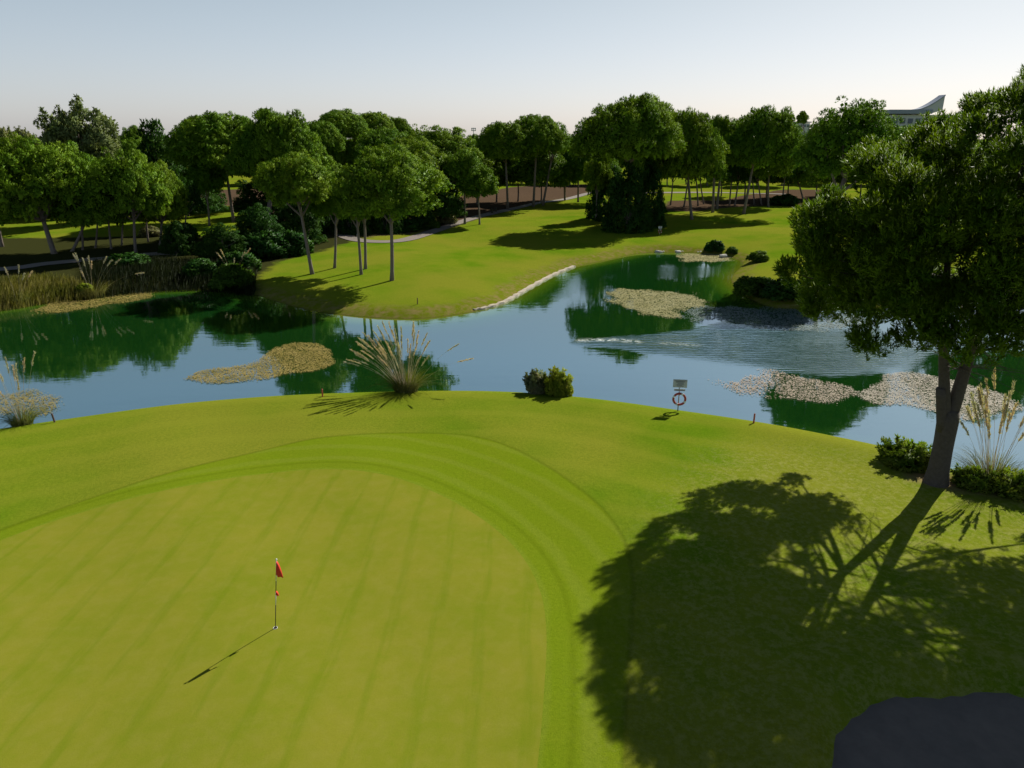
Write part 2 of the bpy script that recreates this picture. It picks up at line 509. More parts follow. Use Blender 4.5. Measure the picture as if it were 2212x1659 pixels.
for v_ in bs.data.vertices:
    v_.co.z = 1.60 + .03 * math.sin(v_.co.x * 2.3) * math.sin(v_.co.y * 1.9 + 1) + .012 * math.sin(v_.co.x * 9 + 2 * math.sin(v_.co.y))

def strip(name, px, wid, mat, lift, z=1.6, kind='structure'):
    P = smooth_open([on_z(u, v, z) for u, v in px], 6)
    T = np.gradient(P, axis=0); T /= np.linalg.norm(T, axis=1)[:, None]
    N = np.column_stack([-T[:, 1], T[:, 0]]); V = []; m = 5
    for j in range(m):
        q = P + N * wid * (j / (m - 1) - .5)
        V.append(np.column_stack([q, hgt(q[:, 0], q[:, 1]) + lift]))
    V = np.stack(V, 1).reshape(-1, 3)
    f = grid_faces(len(P), m)[:, ::-1]
    return tag(link_mesh(name, np_mesh(name, V, f), mat), kind=kind)
path_m = simple('path_concrete', (.22, .185, .155), .9, 2.0, (.15, .125, .105), bump=.2)
strip('path', [(-300, 585), (0, 570), (100, 560), (250, 550), (330, 543), (430, 538), (520, 530), (600, 512), (680, 492), (720, 492), (735, 505), (780, 517), (860, 516), (940, 495), (1050, 462), (1130, 446), (1200, 433), (1280, 418), (1340, 412)], 2.0, path_m, .06)
strip('path', [(1300, 418), (1430, 416), (1560, 417), (1700, 420)], 2.6, path_m, .07)

# ------------------------------------------------------------------ water
def water_mat():
    m, nt_, b = new_mat('water'); k = NT(nt_)
    out = nt_.nodes['Material Output']
    pos = k.n('ShaderNodeNewGeometry').outputs['Position']
    dep = k.attr('depth')
    body = k.ramp(dep, [(0.0, (.15, .15, .012)), (.22, (.070, .130, .008)), (.50, (.014, .056, .006)), (1.0, (.006, .034, .006))])
    body = k.mix(k.noise(.08, 3, .5, pos), body, k.mix(1, body, (.7, 1.1, .8), 'MULTIPLY'))
    rip = k.attr('ripple')
    mp = k.n('ShaderNodeMapping'); mp.inputs['Scale'].default_value = (.55, 1.3, 1); k.l(pos, mp.inputs[0])
    n1 = k.noise(.9, 3, .5, mp.outputs[0]); n2 = k.noise(3.2, 4, .6, mp.outputs[0])
    h = k.math('ADD', k.math('MULTIPLY', n1, .0045), k.math('MULTIPLY', n2, .0009))
    wv = k.n('ShaderNodeTexWave'); wv.bands_direction = 'Y'; wv.inputs['Scale'].default_value = .75; wv.inputs['Distortion'].default_value = 6.0
    wv.inputs['Detail'].default_value = 3; wv.inputs['Detail Scale'].default_value = .8; k.l(pos, wv.inputs[0])
    h2 = k.math('ADD', k.math('MULTIPLY', wv.outputs[1], .020), k.math('MULTIPLY', k.noise(3.4, 4, .7, mp.outputs[0]), .034))
    h = k.math('ADD', h, k.math('MULTIPLY', h2, rip))
    bp = k.n('ShaderNodeBump'); bp.inputs['Strength'].default_value = 1; bp.inputs['Distance'].default_value = 1; k.l(h, bp.inputs['Height'])
    gl = k.n('ShaderNodeBsdfGlossy'); gl.inputs['Roughness'].default_value = .02; gl.inputs['Color'].default_value = (.84, .93, 1.0, 1); k.l(bp.outputs[0], gl.inputs['Normal'])
    df = k.n('ShaderNodeBsdfDiffuse')
    foam = k.math('MULTIPLY', k.attr('foam'), k.ramp(k.noise(2.2, 5, .8, pos), [(.46, 0), (.56, 1)]))
    k.l(k.mix(foam, body, (.8, .85, .8)), df.inputs[0])
    fr = k.n('ShaderNodeFresnel'); fr.inputs[0].default_value = 3.9; k.l(bp.outputs[0], fr.inputs['Normal'])
    fac = k.math('MULTIPLY', k.math('MULTIPLY_ADD', fr.outputs[0], 1.05, .02, clamp=True), k.math('SUBTRACT', 1.0, k.math('MULTIPLY', foam, .8)))
    mx = k.n('ShaderNodeMixShader'); k.l(fac, mx.inputs[0]); k.l(df.outputs[0], mx.inputs[1]); k.l(gl.outputs[0], mx.inputs[2])
    k.l(mx.outputs[0], out.inputs['Surface'])
    nt_.nodes.remove(b)
    return m
wx = np.arange(-118, 118.1, .5); wy = np.concatenate([np.arange(14, 60, .4), np.arange(60, 120, .8)])
WX, WY = np.meshgrid(wx, wy)
RIP = pz([(1245, 742), (1330, 728), (1420, 722), (1500, 715), (1560, 700), (1680, 706), (1900, 712), (2000, 760), (1960, 800), (1800, 812), (1600, 790), (1450, 768), (1330, 748)], 0)
RIP2 = pz([(1150, 640), (1180, 622), (1260, 560), (1600, 575), (1560, 600), (1330, 610), (1260, 660)], 0)
r1 = np.clip(sdist(WX, WY, RIP) / 2.0 + .3, 0, 1)
r2 = np.clip(sdist(WX, WY, RIP2) / 3.0, 0, 1) * .12
fo = pz([(1255, 735), (1300, 734), (1345, 735), (1375, 739)], 0); fo2 = pz([(1430, 741), (1500, 745)], 0)
foam = np.maximum(np.clip(1.0 - seg_dist(WX, WY, fo, False) / .55, 0, 1), .45 * np.clip(1. - seg_dist(WX, WY, fo2, False) / .6, 0, 1))
wme = np_mesh('water', np.stack([WX.ravel(), WY.ravel(), 0 * WX.ravel()], 1), grid_faces(*WX.shape),
              attrs=dict(depth=np.clip(-h_raw(WX, WY) / 1.5, 0, 1).ravel(), ripple=np.maximum(r1, r2).ravel(), foam=foam.ravel()))
tag(link_mesh('water', wme, water_mat()), kind='structure')

# ------------------------------------------------------------------ foliage
def leaf_mat(name, a, b_, transl=.14, nscale=.6, rough=.55):
    m, nt_, b = new_mat(name); k = NT(nt_)
    out = nt_.nodes['Material Output']; nt_.nodes.remove(b)
    g = k.n('ShaderNodeTexCoord').outputs['Object']
    oi = k.n('ShaderNodeObjectInfo').outputs['Random']
    f = k.ramp(k.noise(nscale, 4, .6, g), [(.35, 0), (.65, 1)])
    c = k.mix(f, a, b_)
    c = k.mix(oi, k.mix(1, c, (.82, .92, .9), 'MULTIPLY'), k.mix(1, c, (1.18, 1.06, 1.0), 'MULTIPLY'))
    d = k.n('ShaderNodeBsdfPrincipled'); d.inputs['Roughness'].default_value = rough; d.inputs['Specular IOR Level'].default_value = .08
    k.l(c, d.inputs['Base Color'])
    t = k.n('ShaderNodeBsdfTranslucent'); k.l(k.mix(1, c, (1.3, 1.4, .5), 'MULTIPLY'), t.inputs[0])
    mx = k.n('ShaderNodeMixShader'); mx.inputs[0].default_value = transl
    k.l(d.outputs[0], mx.inputs[1]); k.l(t.outputs[0], mx.inputs[2]); k.l(mx.outputs[0], out.inputs['Surface'])
    return m
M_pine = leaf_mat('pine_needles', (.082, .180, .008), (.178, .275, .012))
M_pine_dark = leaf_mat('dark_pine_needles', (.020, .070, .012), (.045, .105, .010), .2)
M_fg = leaf_mat('near_pine_needles', (.075, .150, .004), (.165, .235, .008), .28, 1.2)
M_euc = leaf_mat('grey_green_leaves', (.12, .16, .055), (.19, .21, .07), .2)
M_bush = leaf_mat('bush_leaves', (.055, .110, .012), (.085, .150, .015), .35, 1.5)
M_bush_y = leaf_mat('yellow_bush_leaves', (.15, .22, .015), (.28, .29, .03), .35, 1.5)
M_bush_g = leaf_mat('grey_bush_leaves', (.15, .17, .07), (.24, .22, .12), .3, 1.5)
M_reed = leaf_mat('reed_blades', (.13, .15, .025), (.20, .19, .055), .3, .5)
M_reed_shade = leaf_mat('shaded_reed_blades', (.012, .022, .008), (.024, .032, .012), .2, .5)  # reed colour darkened to carry the shade of the trees
M_straw = leaf_mat('straw', (.36, .28, .15), (.48, .38, .24), .3, 3)
M_plume = leaf_mat('plume_fluff', (.46, .38, .29), (.60, .51, .41), .25, 3)
M_bark = simple('pine_bark', (.115, .085, .065), .95, 6, (.20, .165, .14), bump=1.0)
M_bark_fg = simple('near_pine_bark', (.034, .025, .020), .95, 9, (.105, .084, .070), bump=1.0)

def rand_dirs(n):
    v = rng.normal(size=(n, 3)); return v / np.linalg.norm(v, axis=1)[:, None]
def nrm(v): return v / (np.linalg.norm(v, axis=-1, keepdims=True) + 1e-9)

def blades(P, N, K, length, width, spread, up=0.0):
    """K small leaf-shaped faces at every point of P, fanned round N"""
    n = len(P)
    P = np.repeat(P, K, 0); Nn = np.repeat(N, K, 0)
    d = nrm(Nn + spread * rng.normal(size=P.shape) + np.array([0, 0, up]))
    s = nrm(np.cross(d, rand_dirs(len(P))))
    L = (length * rng.uniform(.6, 1.25, (len(P), 1))); W = width * rng.uniform(.7, 1.3, (len(P), 1))
    a = P - d * L * .15; b = P + d * L * .45 + s * W * .5; c = P + d * L; e = P + d * L * .45 - s * W * .5
    ng = np.cross(b - a, c - a)
    flip = (ng * Nn).sum(1) < 0
    b2 = np.where(flip[:, None], e, b); e2 = np.where(flip[:, None], b, e)
    V = np.stack([a, b2, c, e2], 1).reshape(-1, 3)
    fa = np.arange(len(P))[:, None] * 4 + np.array([0, 1, 2, 3])
    return V, fa, np.repeat(Nn, 4, 0)

def crown_lobes(kind, Rr, H, seed):
    """centres and radii of the foliage clumps of a crown that stands on z = 0"""
    g = np.random.default_rng(seed); C = []; Q = []
    def fill(n, f, rmin, rmax, sep):
        tries = 0; k0 = len(C)
        while len(C) - k0 < n and tries < n * 40:
            tries += 1
            p = f(g); r = g.uniform(rmin, rmax)
            if all(np.linalg.norm(p - c) > sep * (r + q) * .5 for c, q in zip(C, Q)):
                C.append(p); Q.append(r)
    ph = g.uniform(0, 6.28, 4)
    def az(a): return 1 + .10 * math.sin(2 * a + ph[0]) + .08 * math.sin(3 * a + ph[1]) + .06 * math.sin(5 * a + ph[2])
    def heads(nb, f, r0, r1, sep, ns, s0, s1):
        cen = np.array([0, 0, H * .3]); k0 = len(C); fill(nb, f, r0 * Rr, r1 * Rr, sep)
        big = list(zip(C[k0:], Q[k0:])); del C[k0:]; del Q[k0:]
        for b, q in big:
            o = b - cen; o /= np.linalg.norm(o) + 1e-6; loc = []
            for _ in range(ns * 12):
                if len(loc) >= ns: break
                d = g.normal(size=3); d /= np.linalg.norm(d)
                if d @ o < -.15 or d[2] < -.45: continue
                p = b + d * q * np.array([1, 1, .8]) * g.uniform(.72, 1.0); r = g.uniform(s0, s1) * Rr
                if all(np.linalg.norm(p - l) > .75 * r for l in loc): loc.append(p); C.append(p); Q.append(r)
    if kind == 'umbrella':
        def f(g):
            a = g.uniform(0, 2 * math.pi); u = math.sqrt(g.uniform(0, 1)); rr = u * Rr * .93 * az(a)
            z = H * (.78 + .07 * math.sin(a + ph[3]) + .05 * math.sin(3 * a + ph[1])) * math.sqrt(max(0, 1 - u ** 2.6)) * g.uniform(.82, 1.04) + H * .10
            return np.array([rr * math.cos(a), rr * math.sin(a), z])
        heads(44, lambda g: f(g) * np.array([.86, .86, .90]), .20, .30, 1.0, 10, .07, .115)
        def f2(g):
            a = g.uniform(0, 2 * math.pi); rr = math.sqrt(g.uniform(.15, 1)) * Rr * .82
            return np.array([rr * math.cos(a), rr * math.sin(a), H * g.uniform(.12, .50)])
        fill(80, f2, .09 * Rr, .15 * Rr, .9)
    elif kind == 'round':
        def f(g):
            d = g.normal(size=3); d /= np.linalg.norm(d)
            if d[2] < -.75: d[2] = -d[2]
            k = g.uniform(.80, .99) * az(math.atan2(d[1], d[0])) * (1 + .07 * math.sin(4 * d[2] + ph[3]))
            return np.array([d[0] * Rr * k, d[1] * Rr * k, H * .48 + d[2] * H * .47 * k * (1 if d[2] > 0 else .9)])
        heads(40, lambda g: (f(g) - np.array([0, 0, H * .48])) * .84 + np.array([0, 0, H * .48]), .20, .30, 1.0, 9, .07, .115)
        def f2(g):
            d = g.normal(size=3); d /= np.linalg.norm(d); k = g.uniform(.25, .6)
            return np.array([d[0] * Rr * k, d[1] * Rr * k, H * .5 + d[2] * H * .45 * k])
        fill(22, f2, .2 * Rr, .28 * Rr, .8)
    elif kind == 'loose':
        def f(g):
            a = g.uniform(0, 2 * math.pi); u = math.sqrt(g.uniform(0, 1)); rr = u * Rr * .92
            z = H * .85 * math.sqrt(max(0, 1 - u ** 2)) * g.uniform(.55, 1.0) + H * .08
            return np.array([rr * math.cos(a), rr * math.sin(a), z])
        fill(85, f, .09 * Rr, .16 * Rr, 1.15)
    elif kind == 'cone':
        def f(g):
            a = g.uniform(0, 2 * math.pi); z = g.uniform(.03, .95); rr = Rr * .85 * (1 - z) ** .55 * g.uniform(.8, 1)
            return np.array([rr * math.cos(a), rr * math.sin(a), z * H])
        fill(90, f, .16 * Rr, .26 * Rr, .8)
    elif kind == 'tall':
        # upright heads of foliage, one beside the other
        for i in range(13):
            a = i * 2.4; rr = Rr * (.12 + .62 * math.sqrt((i + .3) / 13)); top = H * (1 - .42 * (rr / Rr) ** 1.6) * g.uniform(.9, 1.0)
            bx, by = rr * math.cos(a), rr * math.sin(a)
            m = 11
            for j in range(m):
                t = j / (m - 1); z = top * (.10 + .84 * t)
                wv = .34 * Rr * math.sin(math.pi * min(1, .18 + .8 * t)) ** .7
                C.append(np.array([bx * (0.55 + .5 * t) + g.normal() * wv * .45, by * (0.55 + .5 * t) + g.normal() * wv * .45, z])); Q.append(wv * g.uniform(.45, .75))
    elif kind == 'mound':
        def f(g):
            d = g.normal(size=3); d /= np.linalg.norm(d); d[2] = abs(d[2]); k = g.uniform(.74, .96) * az(math.atan2(d[1], d[0]))
            return np.array([d[0] * Rr * k, d[1] * Rr * k, .05 * H + d[2] * H * .88 * k])
        fill(190, f, .09 * Rr, .17 * Rr, .8)
        def f2(g):
            a = g.uniform(0, 6.283); k = g.uniform(.8, 1.0) * az(a)
            return np.array([math.cos(a) * Rr * k * .9, math.sin(a) * Rr * k * .9, H * g.uniform(.02, .3)])
        fill(50, f2, .1 * Rr, .17 * Rr, .8)
    elif kind == 'bush':
        def f(g):
            d = g.normal(size=3); d /= np.linalg.norm(d); d[2] = abs(d[2]); k = g.uniform(.55, .82)
            return np.array([d[0] * Rr * k, d[1] * Rr * k, .12 * H + d[2] * H * .75 * k / .8])
        fill(46, f, .18 * Rr, .32 * Rr, .75)
    return np.array(C), np.array(Q)

def make_crown(name, kind, Rr, H, seed, tufts, K, length, width, mat, spread=.38, up=.15, blend=.15, flat=.85):
    C, Q = crown_lobes(kind, Rr, H, seed)
    cen = np.array([0, 0, H * .35])
    Ps, Ns = [], []
    for c, q in zip(C, Q):
        n = max(10, int(tufts * (q / (.12 * Rr)) ** 2))
        d = rand_dirs(n)
        o = nrm(c - cen)
        keep = (d @ o > -.5) & (d[:, 2] > (-.25 if flat < 1 else -.75))
        d = d[keep]
        rad = q * (1 + .16 * np.sin(d[:, 0] * 5 + c[0] * 3) * np.sin(d[:, 1] * 5 + c[1]) + rng.uniform(-.28, .08, len(d)))
        p = c + d * rad[:, None] * np.array([1, 1, .85 * flat])
        Ps.append(p); Ns.append(nrm(d * (1 - blend) + o * blend))
    P = np.vstack(Ps); N = np.vstack(Ns)
    V, fa, nn = blades(P, N, K, length, width, spread, up)
    # large hidden leaf faces added inside the clumps to make crowns block light
    m = 20
    ci = np.repeat(C, m, 0); qi = np.repeat(Q, m)
    pi = ci + (cen - ci) * rng.uniform(.02, .22, (len(ci), 1)) + rand_dirs(len(ci)) * (qi * .45)[:, None]
    V2, fa2, nn2 = blades(pi, nrm(ci - cen), 1, Rr * .07, Rr * .05, 1.5)
    V = np.vstack([V, V2]); fa = np.vstack([fa, fa2 + fa.max() + 1]); nn = np.vstack([nn, nn2])
    nn = nrm(nn + .16 * np.repeat(rng.normal(size=(len(nn) // 4, 3)), 4, 0))
    me = np_mesh(name, V, fa, normals=nn)
    me.materials.append(mat)
    return me

R0 = 5.0
CROWN = {
    'U': [(make_crown('crown', 'umbrella', R0, 5.0, s, 140, 6, .19, .038, M_pine), 5.0) for s in (1, 2, 3)],
    'R': [(make_crown('crown', 'round', R0, 8.0, s, 135, 6, .195, .04, M_pine), 8.0) for s in (4, 5, 6)],
    'L': [(make_crown('crown', 'loose', R0, 6.0, s, 125, 6, .20, .042, M_pine), 6.0) for s in (7, 8)],
    'S': [(make_crown('crown', 'round', R0, 8.0, s, 60, 5, .34, .11, M_pine), 8.0) for s in (9, 10)],
    'M': [(make_crown('crown', 'mound', R0, 8.0, s, 85, 5, .24, .08, M_pine), 8.0) for s in (15, 16)],
    'C': [(make_crown('crown', 'cone', R0, 10.0, s, 24, 5, .40, .14, M_pine_dark), 10.0) for s in (11, 12)],
    'E': [(make_crown('crown', 'tall', R0, 10.0, s, 75, 4, .30, .12, M_euc, .9, -.1, flat=1), 10.0) for s in (13, 14)],
}
def bush_proto(mat, seed, tufts=16, L=.17, W=.09): return (make_crown('foliage', 'bush', 1.0, 1.3, seed, tufts, 4, L, W, mat, .9, .1, flat=1), 1.3)
M_bush_n = leaf_mat('near_bush_leaves', (.08, .15, .010), (.17, .21, .03), .4, 1.5)
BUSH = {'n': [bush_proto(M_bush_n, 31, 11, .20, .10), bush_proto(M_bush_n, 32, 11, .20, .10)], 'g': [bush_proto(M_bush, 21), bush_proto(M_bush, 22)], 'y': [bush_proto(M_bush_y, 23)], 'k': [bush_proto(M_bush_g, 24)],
        'd': [bush_proto(M_pine_dark, 25), bush_proto(M_pine_dark, 26)]}

def limb_path(a, b, bend, n=5):
    a = Vector(a); b = Vector(b); mid = (a + b) / 2 + Vector(bend)
    return [(a * (1 - t) ** 2 + mid * 2 * t * (1 - t) + b * t * t) for t in [i / n for i in range(n + 1)]]

def tree(kind, bx, by, cx, wpx, top, bot, label, D=None, cat='tree', group=None, lean=0.0, name='pine_tree', thick=1.0, mat=None, limbs=6, seed=None):
    """bx,by: foot of the trunk in the picture (or D: distance); cx,wpx,top,bot: the crown in the picture"""
    rr = random.Random(int(cx * 7 + top))
    if D is None:
        B = hit(bx, by); 
    else:
        x = on_y(bx if bx is not None else cx, 400, D)[0]; B = Vector((x, D, float(hgt(x, D))))
    Y = B.y
    xl = on_y(cx - wpx / 2, (top + bot) / 2, Y)[0]; xr = on_y(cx + wpx / 2, (top + bot) / 2, Y)[0]
    Rr = (xr - xl) / 2; xc = (xl + xr) / 2
    zt = on_y(cx, top, Y)[1]; zb = on_y(cx, bot, Y - .6 * Rr)[1]
    zb = max(zb, B.z + (.3 if bot < 540 else -1.8))
    H = max(zt - zb, 1.0)
    T = empty(name, B, label, cat, group)
    me, H0 = CROWN[kind][rr.randrange(len(CROWN[kind]))] if seed is None else CROWN[kind][seed]
    nm = 'crown'
    c = link_mesh(nm, me, None, T, (xc - B.x, 0, zb - B.z))
    c.scale = (Rr / R0, Rr / R0, H / H0); c.rotation_euler = (0, 0, rr.uniform(0, 6.28))
    if mat is not None:
        c.material_slots[0].link = 'OBJECT'; c.material_slots[0].material = mat
    # trunk with limbs reaching into the crown
    mb = MB(); hh = zt - B.z
    r = (.012 * hh + .05) * thick
    fork = Vector(((xc - B.x) * .8, 0, (zb - B.z) * .95 + .28 * H))
    pts = limb_path((0, 0, -.3), fork, (rr.uniform(-.2, .2), rr.uniform(-.3, .3), 0), 6)
    mb.tube(pts, [r * (1.25 if i == 0 else 1.0 - .35 * i / 6) for i in range(7)], 9)
    for i in range(limbs):
        a = i * 6.283 / limbs + rr.uniform(-.4, .4); q = rr.uniform(.35, .75) * Rr
        st = pts[-2] if i % 2 else pts[-1]
        en = Vector((xc - B.x + q * math.cos(a), q * math.sin(a), (zb - B.z) + H * rr.uniform(.42, .65)))
        lp = limb_path(st, en, (0, 0, -.08 * H), 5)
        mb.tube(lp, [r * .62 * (1 - .8 * j / 5) for j in range(6)], 6, False)
    mb.tube(limb_path(pts[-1], (xc - B.x, 0, zb - B.z + .8 * H), (0, 0, 0), 3), [r * .65, r * .45, r * .3, r * .1], 7, False)
    mb.build('trunk', M_bark, T, True)
    return T

TREES = [
    # the row on the fairway point
    ('R', 675, 592, 640, 172, 322, 482, 'slender bare trunked pine, leftmost of the row on the mown point'),
    ('R', 722, 579, 727, 105, 392, 492, 'thin pine with half hidden crown, second from the left on the mown point'),
    ('R', 780, 593, 768, 95, 385, 500, 'front one of two thin pines whose trunks nearly touch on the mown point'),
    ('R', 789, 581, 786, 100, 372, 492, 'rear one of two thin pines whose trunks nearly touch on the mown point'),
    ('R', 846, 606, 842, 238, 307, 515, 'broad round pine on the thickest trunk of the mown point, nearest the pond'),
    ('S', 1036, 485, 1032, 92, 360, 442, 'small round pine standing alone beside the cart path'),
    ('R', 912, 484, 895, 178, 290, 452, 'full pine standing right behind the broad round one of the mown point'),
    ('U', 1097, 452, 1090, 128, 265, 350, 'flat topped pine on a single straight trunk where the cart path bends'),
    ('U', 1152, 447, 1160, 130, 249, 335, 'tall pine on a pale trunk right of the flat topped one by the path'),
    ('L', 1172, 444, 1200, 90, 258, 350, 'leaning pine with open limbs beside the pale trunked one by the path'),
    ('S', 1220, 433, 1218, 72, 328, 396, 'little green pine at the far end of the left fairway edge'),
    ('U', 1357, 493, 1362, 228, 207, 360, 'tallest domed pine standing above the dark bush mass at the head of the pond'),
    ('U', 1495, 474, 1482, 168, 238, 398, 'dark pine with a thick straight trunk just right of the tallest domed one'),
    ('L', 1548, 452, 1562, 90, 248, 372, 'open crowned pine with a leaning trunk between two thick trunked ones'),
    ('U', 1606, 462, 1637, 175, 233, 372, 'wide domed pine on a right leaning grey trunk at the edge of the right fairway'),
    ('U', 1660, 447, 1662, 95, 300, 390, 'lower pine with a stubby trunk at the right of the wide domed one'),
    ('R', 1737, 436, 1722, 112, 305, 425, 'dark lower pine filling the left side of the huge dark one'),
    ('R', 118, 548, 75, 225, 284, 535, 'massive clumped pine at the left edge above the reeds'),
    ('R', 152, 543, 190, 165, 325, 535, 'pine leaning right out of the massive clumped one at the left edge'),
    ('R', 5, 533, -20, 160, 310, 500, 'pine cut by the left frame edge with two thin trunks on the lit grass'),
    ('R', 293, 545, 285, 150, 318, 518, 'bright green pine over the lit needle litter beside the left path'),
    ('R', 345, 530, 348, 112, 345, 522, 'pine hanging low to the right of the bright green one beside the left path'),
    ('U', 505, 480, 480, 225, 246, 372, 'wide umbrella pine on a twin trunk in front of the lit field'),
    ('U', 573, 508, 595, 200, 240, 400, 'wide umbrella pine on the thickest dark trunk left of the mown point'),
    ('S', 452, 488, 443, 85, 345, 440, 'small dark young pine on a thin trunk in the lit left field'),
]
for t in TREES:
    big = t[7].startswith(('tallest', 'massive', 'wide umbrella pine on the thick'))
    tree(*t, group='pines around the pond', thick=1.5 if big else 1.0)
for t in [
    ('E', None, None, 172, 190, 178, 420, 'tall grey green eucalyptus rising above the pines at the left', 112, 'eucalyptus_tree'),
    ('E', None, None, -5, 90, 240, 380, 'brownish eucalyptus cut by the left frame edge far behind', 138, 'eucalyptus_tree'),
    ('E', None, None, 48, 80, 256, 370, 'low brownish eucalyptus between the left edge and the tall grey green one', 145, 'eucalyptus_tree'),
    ('U', None, None, 737, 130, 236, 305, 'flat topped pine standing highest of the clump left of the centre skyline', 150, 'pine_tree'),
    ('U', None, None, 695, 105, 262, 335, 'domed pine below and left of the flat topped skyline pine', 132, 'pine_tree'),
    ('U', None, None, 807, 90, 242, 305, 'domed skyline pine right of the flat topped one', 165, 'pine_tree'),
    ('U', None, None, 862, 62, 254, 310, 'smallest domed pine of the centre left skyline', 185, 'pine_tree'),
    ('R', None, None, 845, 140, 272, 400, 'rounded pine in front of the smallest domed one of the skyline', 124, 'pine_tree'),
    ('R', None, None, 945, 165, 268, 400, 'rounded pine sloping down to the right behind the small lone path pine', 122, 'pine_tree'),
    ('R', None, None, 1002, 90, 318, 425, 'low rounded pine just behind the small lone path pine', 112, 'pine_tree'),
    ('R', None, None, 292, 62, 268, 360, 'small round pine on the skyline right of the eucalyptus', 150, 'pine_tree'),
    ('R', None, None, 700, 95, 330, 440, 'shaded pine seen between the crowns of the mown point', 113, 'pine_tree'),
    ('U', None, None, 425, 110, 252, 340, 'domed pine at the left shoulder of the wide umbrella pine', 140, 'pine_tree'),
    ('U', None, None, 572, 36, 234, 262, 'tiny far treetop poking out above the wide umbrella pines', 210, 'pine_tree'),
    ('R', None, None, 1250, 66, 290, 400, 'pale narrow pine in the gap left of the tallest domed one', 150, 'pine_tree'),
    ('R', 1800, None, 1838, 236, 211, 440, 'huge dark pine with foliage hanging low behind the near pine of the right edge', 73, 'pine_tree'),
    ('R', 1960, None, 1940, 120, 268, 420, 'pine squeezed between the huge dark pine and the near one', 76, 'pine_tree'),
    ('R', 2150, None, 2190, 250, 320, 560, 'shaded pine across the water right behind the near pine', 68, 'pine_tree'),
    ('U', None, None, 1545, 70, 250, 330, 'domed pine on the skyline between the two widest right domes', 130, 'pine_tree'),
    ('R', None, None, 1290, 60, 330, 440, 'shaded pine touching the left flank of the tallest domed one', 118, 'pine_tree'),
]:
    tree(*t[:8], D=t[8], name=t[9], group='eucalyptus trees behind the left pines' if t[0] == 'E' else 'pines of the skyline')
tree('C', None, None, 345, 120, 262, 500, 'very dark tall tree without visible trunk between the eucalyptus and the umbrella pines', D=120, name='dark_tree')
# the bushy mass round the foot of the tallest pine
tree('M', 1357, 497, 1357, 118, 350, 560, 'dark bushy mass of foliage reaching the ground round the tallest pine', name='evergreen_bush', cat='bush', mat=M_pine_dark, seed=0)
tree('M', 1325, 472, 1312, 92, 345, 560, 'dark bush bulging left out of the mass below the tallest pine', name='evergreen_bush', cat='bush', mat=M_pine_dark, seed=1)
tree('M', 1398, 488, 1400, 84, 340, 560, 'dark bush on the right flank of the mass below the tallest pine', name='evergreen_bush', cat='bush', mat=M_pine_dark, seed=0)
ORD = ['first', 'second', 'third', 'fourth', 'fifth', 'sixth', 'seventh', 'eighth', 'ninth', 'tenth', 'eleventh', 'twelfth', 'thirteenth', 'fourteenth', 'fifteenth', 'sixteenth', 'seventeenth', 'eighteenth']
# slim shaded pines behind the right fairway
for i, (u, v) in enumerate([(1432, 446), (1448, 443), (1477, 447), (1508, 445), (1521, 441), (1576, 443), (1587, 444), (1630, 442), (1646, 443), (1690, 440)]):
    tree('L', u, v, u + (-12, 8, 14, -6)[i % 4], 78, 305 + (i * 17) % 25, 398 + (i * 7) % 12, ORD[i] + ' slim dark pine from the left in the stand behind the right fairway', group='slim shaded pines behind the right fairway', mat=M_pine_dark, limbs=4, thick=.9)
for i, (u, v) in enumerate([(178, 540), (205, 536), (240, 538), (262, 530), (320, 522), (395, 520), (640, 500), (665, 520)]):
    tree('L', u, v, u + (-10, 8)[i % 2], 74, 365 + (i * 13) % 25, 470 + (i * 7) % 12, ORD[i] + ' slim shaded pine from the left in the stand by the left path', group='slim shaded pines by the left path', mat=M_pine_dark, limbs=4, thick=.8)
# the woods beyond, row after row
rr = random.Random(5)
for D, x0, x1, st, low, zlo, zhi, lab, grp in (
        (124, -120, 455, 62, .3, 9.5, 12.5, 'dense low branched pine behind the lit grass of the left field', 'dense pines behind the left field'),
        (120, 590, 960, 58, .3, 9.0, 11.5, 'dense low branched pine in the shade behind the mown point', 'dense pines behind the mown point'),
        (142, 585, 960, 66, 5., 13.0, 14.8, 'pine of the wood behind the crowns of the mown point', 'pines of the shaded wood'),
        (152, 985, 1290, 52, 1.2, 12.0, 14.0, 'pine of the shaded wood beyond the cart path', 'pines beyond the cart path'),
        (140, -150, 460, 70, 5., 12.0, 14.6, 'pine of the wood behind the left pines', 'pines behind the left pines'),
        (160, 1560, 2250, 52, 1.5, 11.0, 13.5, 'pine of the shaded wood behind the right fairway', 'pines of the wood on the right'),
        (205, -260, 2500, 50, 2.2, 12.0, 14.6, 'far pine in the woods closing the horizon behind the fairways', 'far pines closing the horizon'),
        (262, -260, 2500, 44, 2.0, 13.0, 15.6, 'farthest pine of the woods on the horizon', 'farthest pines on the horizon')):
    u = x0; nn_ = 0
    while u < x1:
        zt = rr.uniform(zlo, zhi)
        top = 296 - (zt - 14.2) * F / D * 1.05
        wd = rr.uniform(8, 12) * F / D
        tree(rr.choice(['U', 'U', 'R']) if low > 1.6 else ('M' if low < 1 else 'R'), None, None, u, wd, top, 296 + (14.2 - low) * F / D, lab if D > 200 else ORD[nn_] + ' from the left, ' + lab, D=D + rr.uniform(-7, 7), group=grp, limbs=3,
             mat=M_pine_dark if low < 1 else None)
        u += st * rr.uniform(.8, 1.2); nn_ += 1
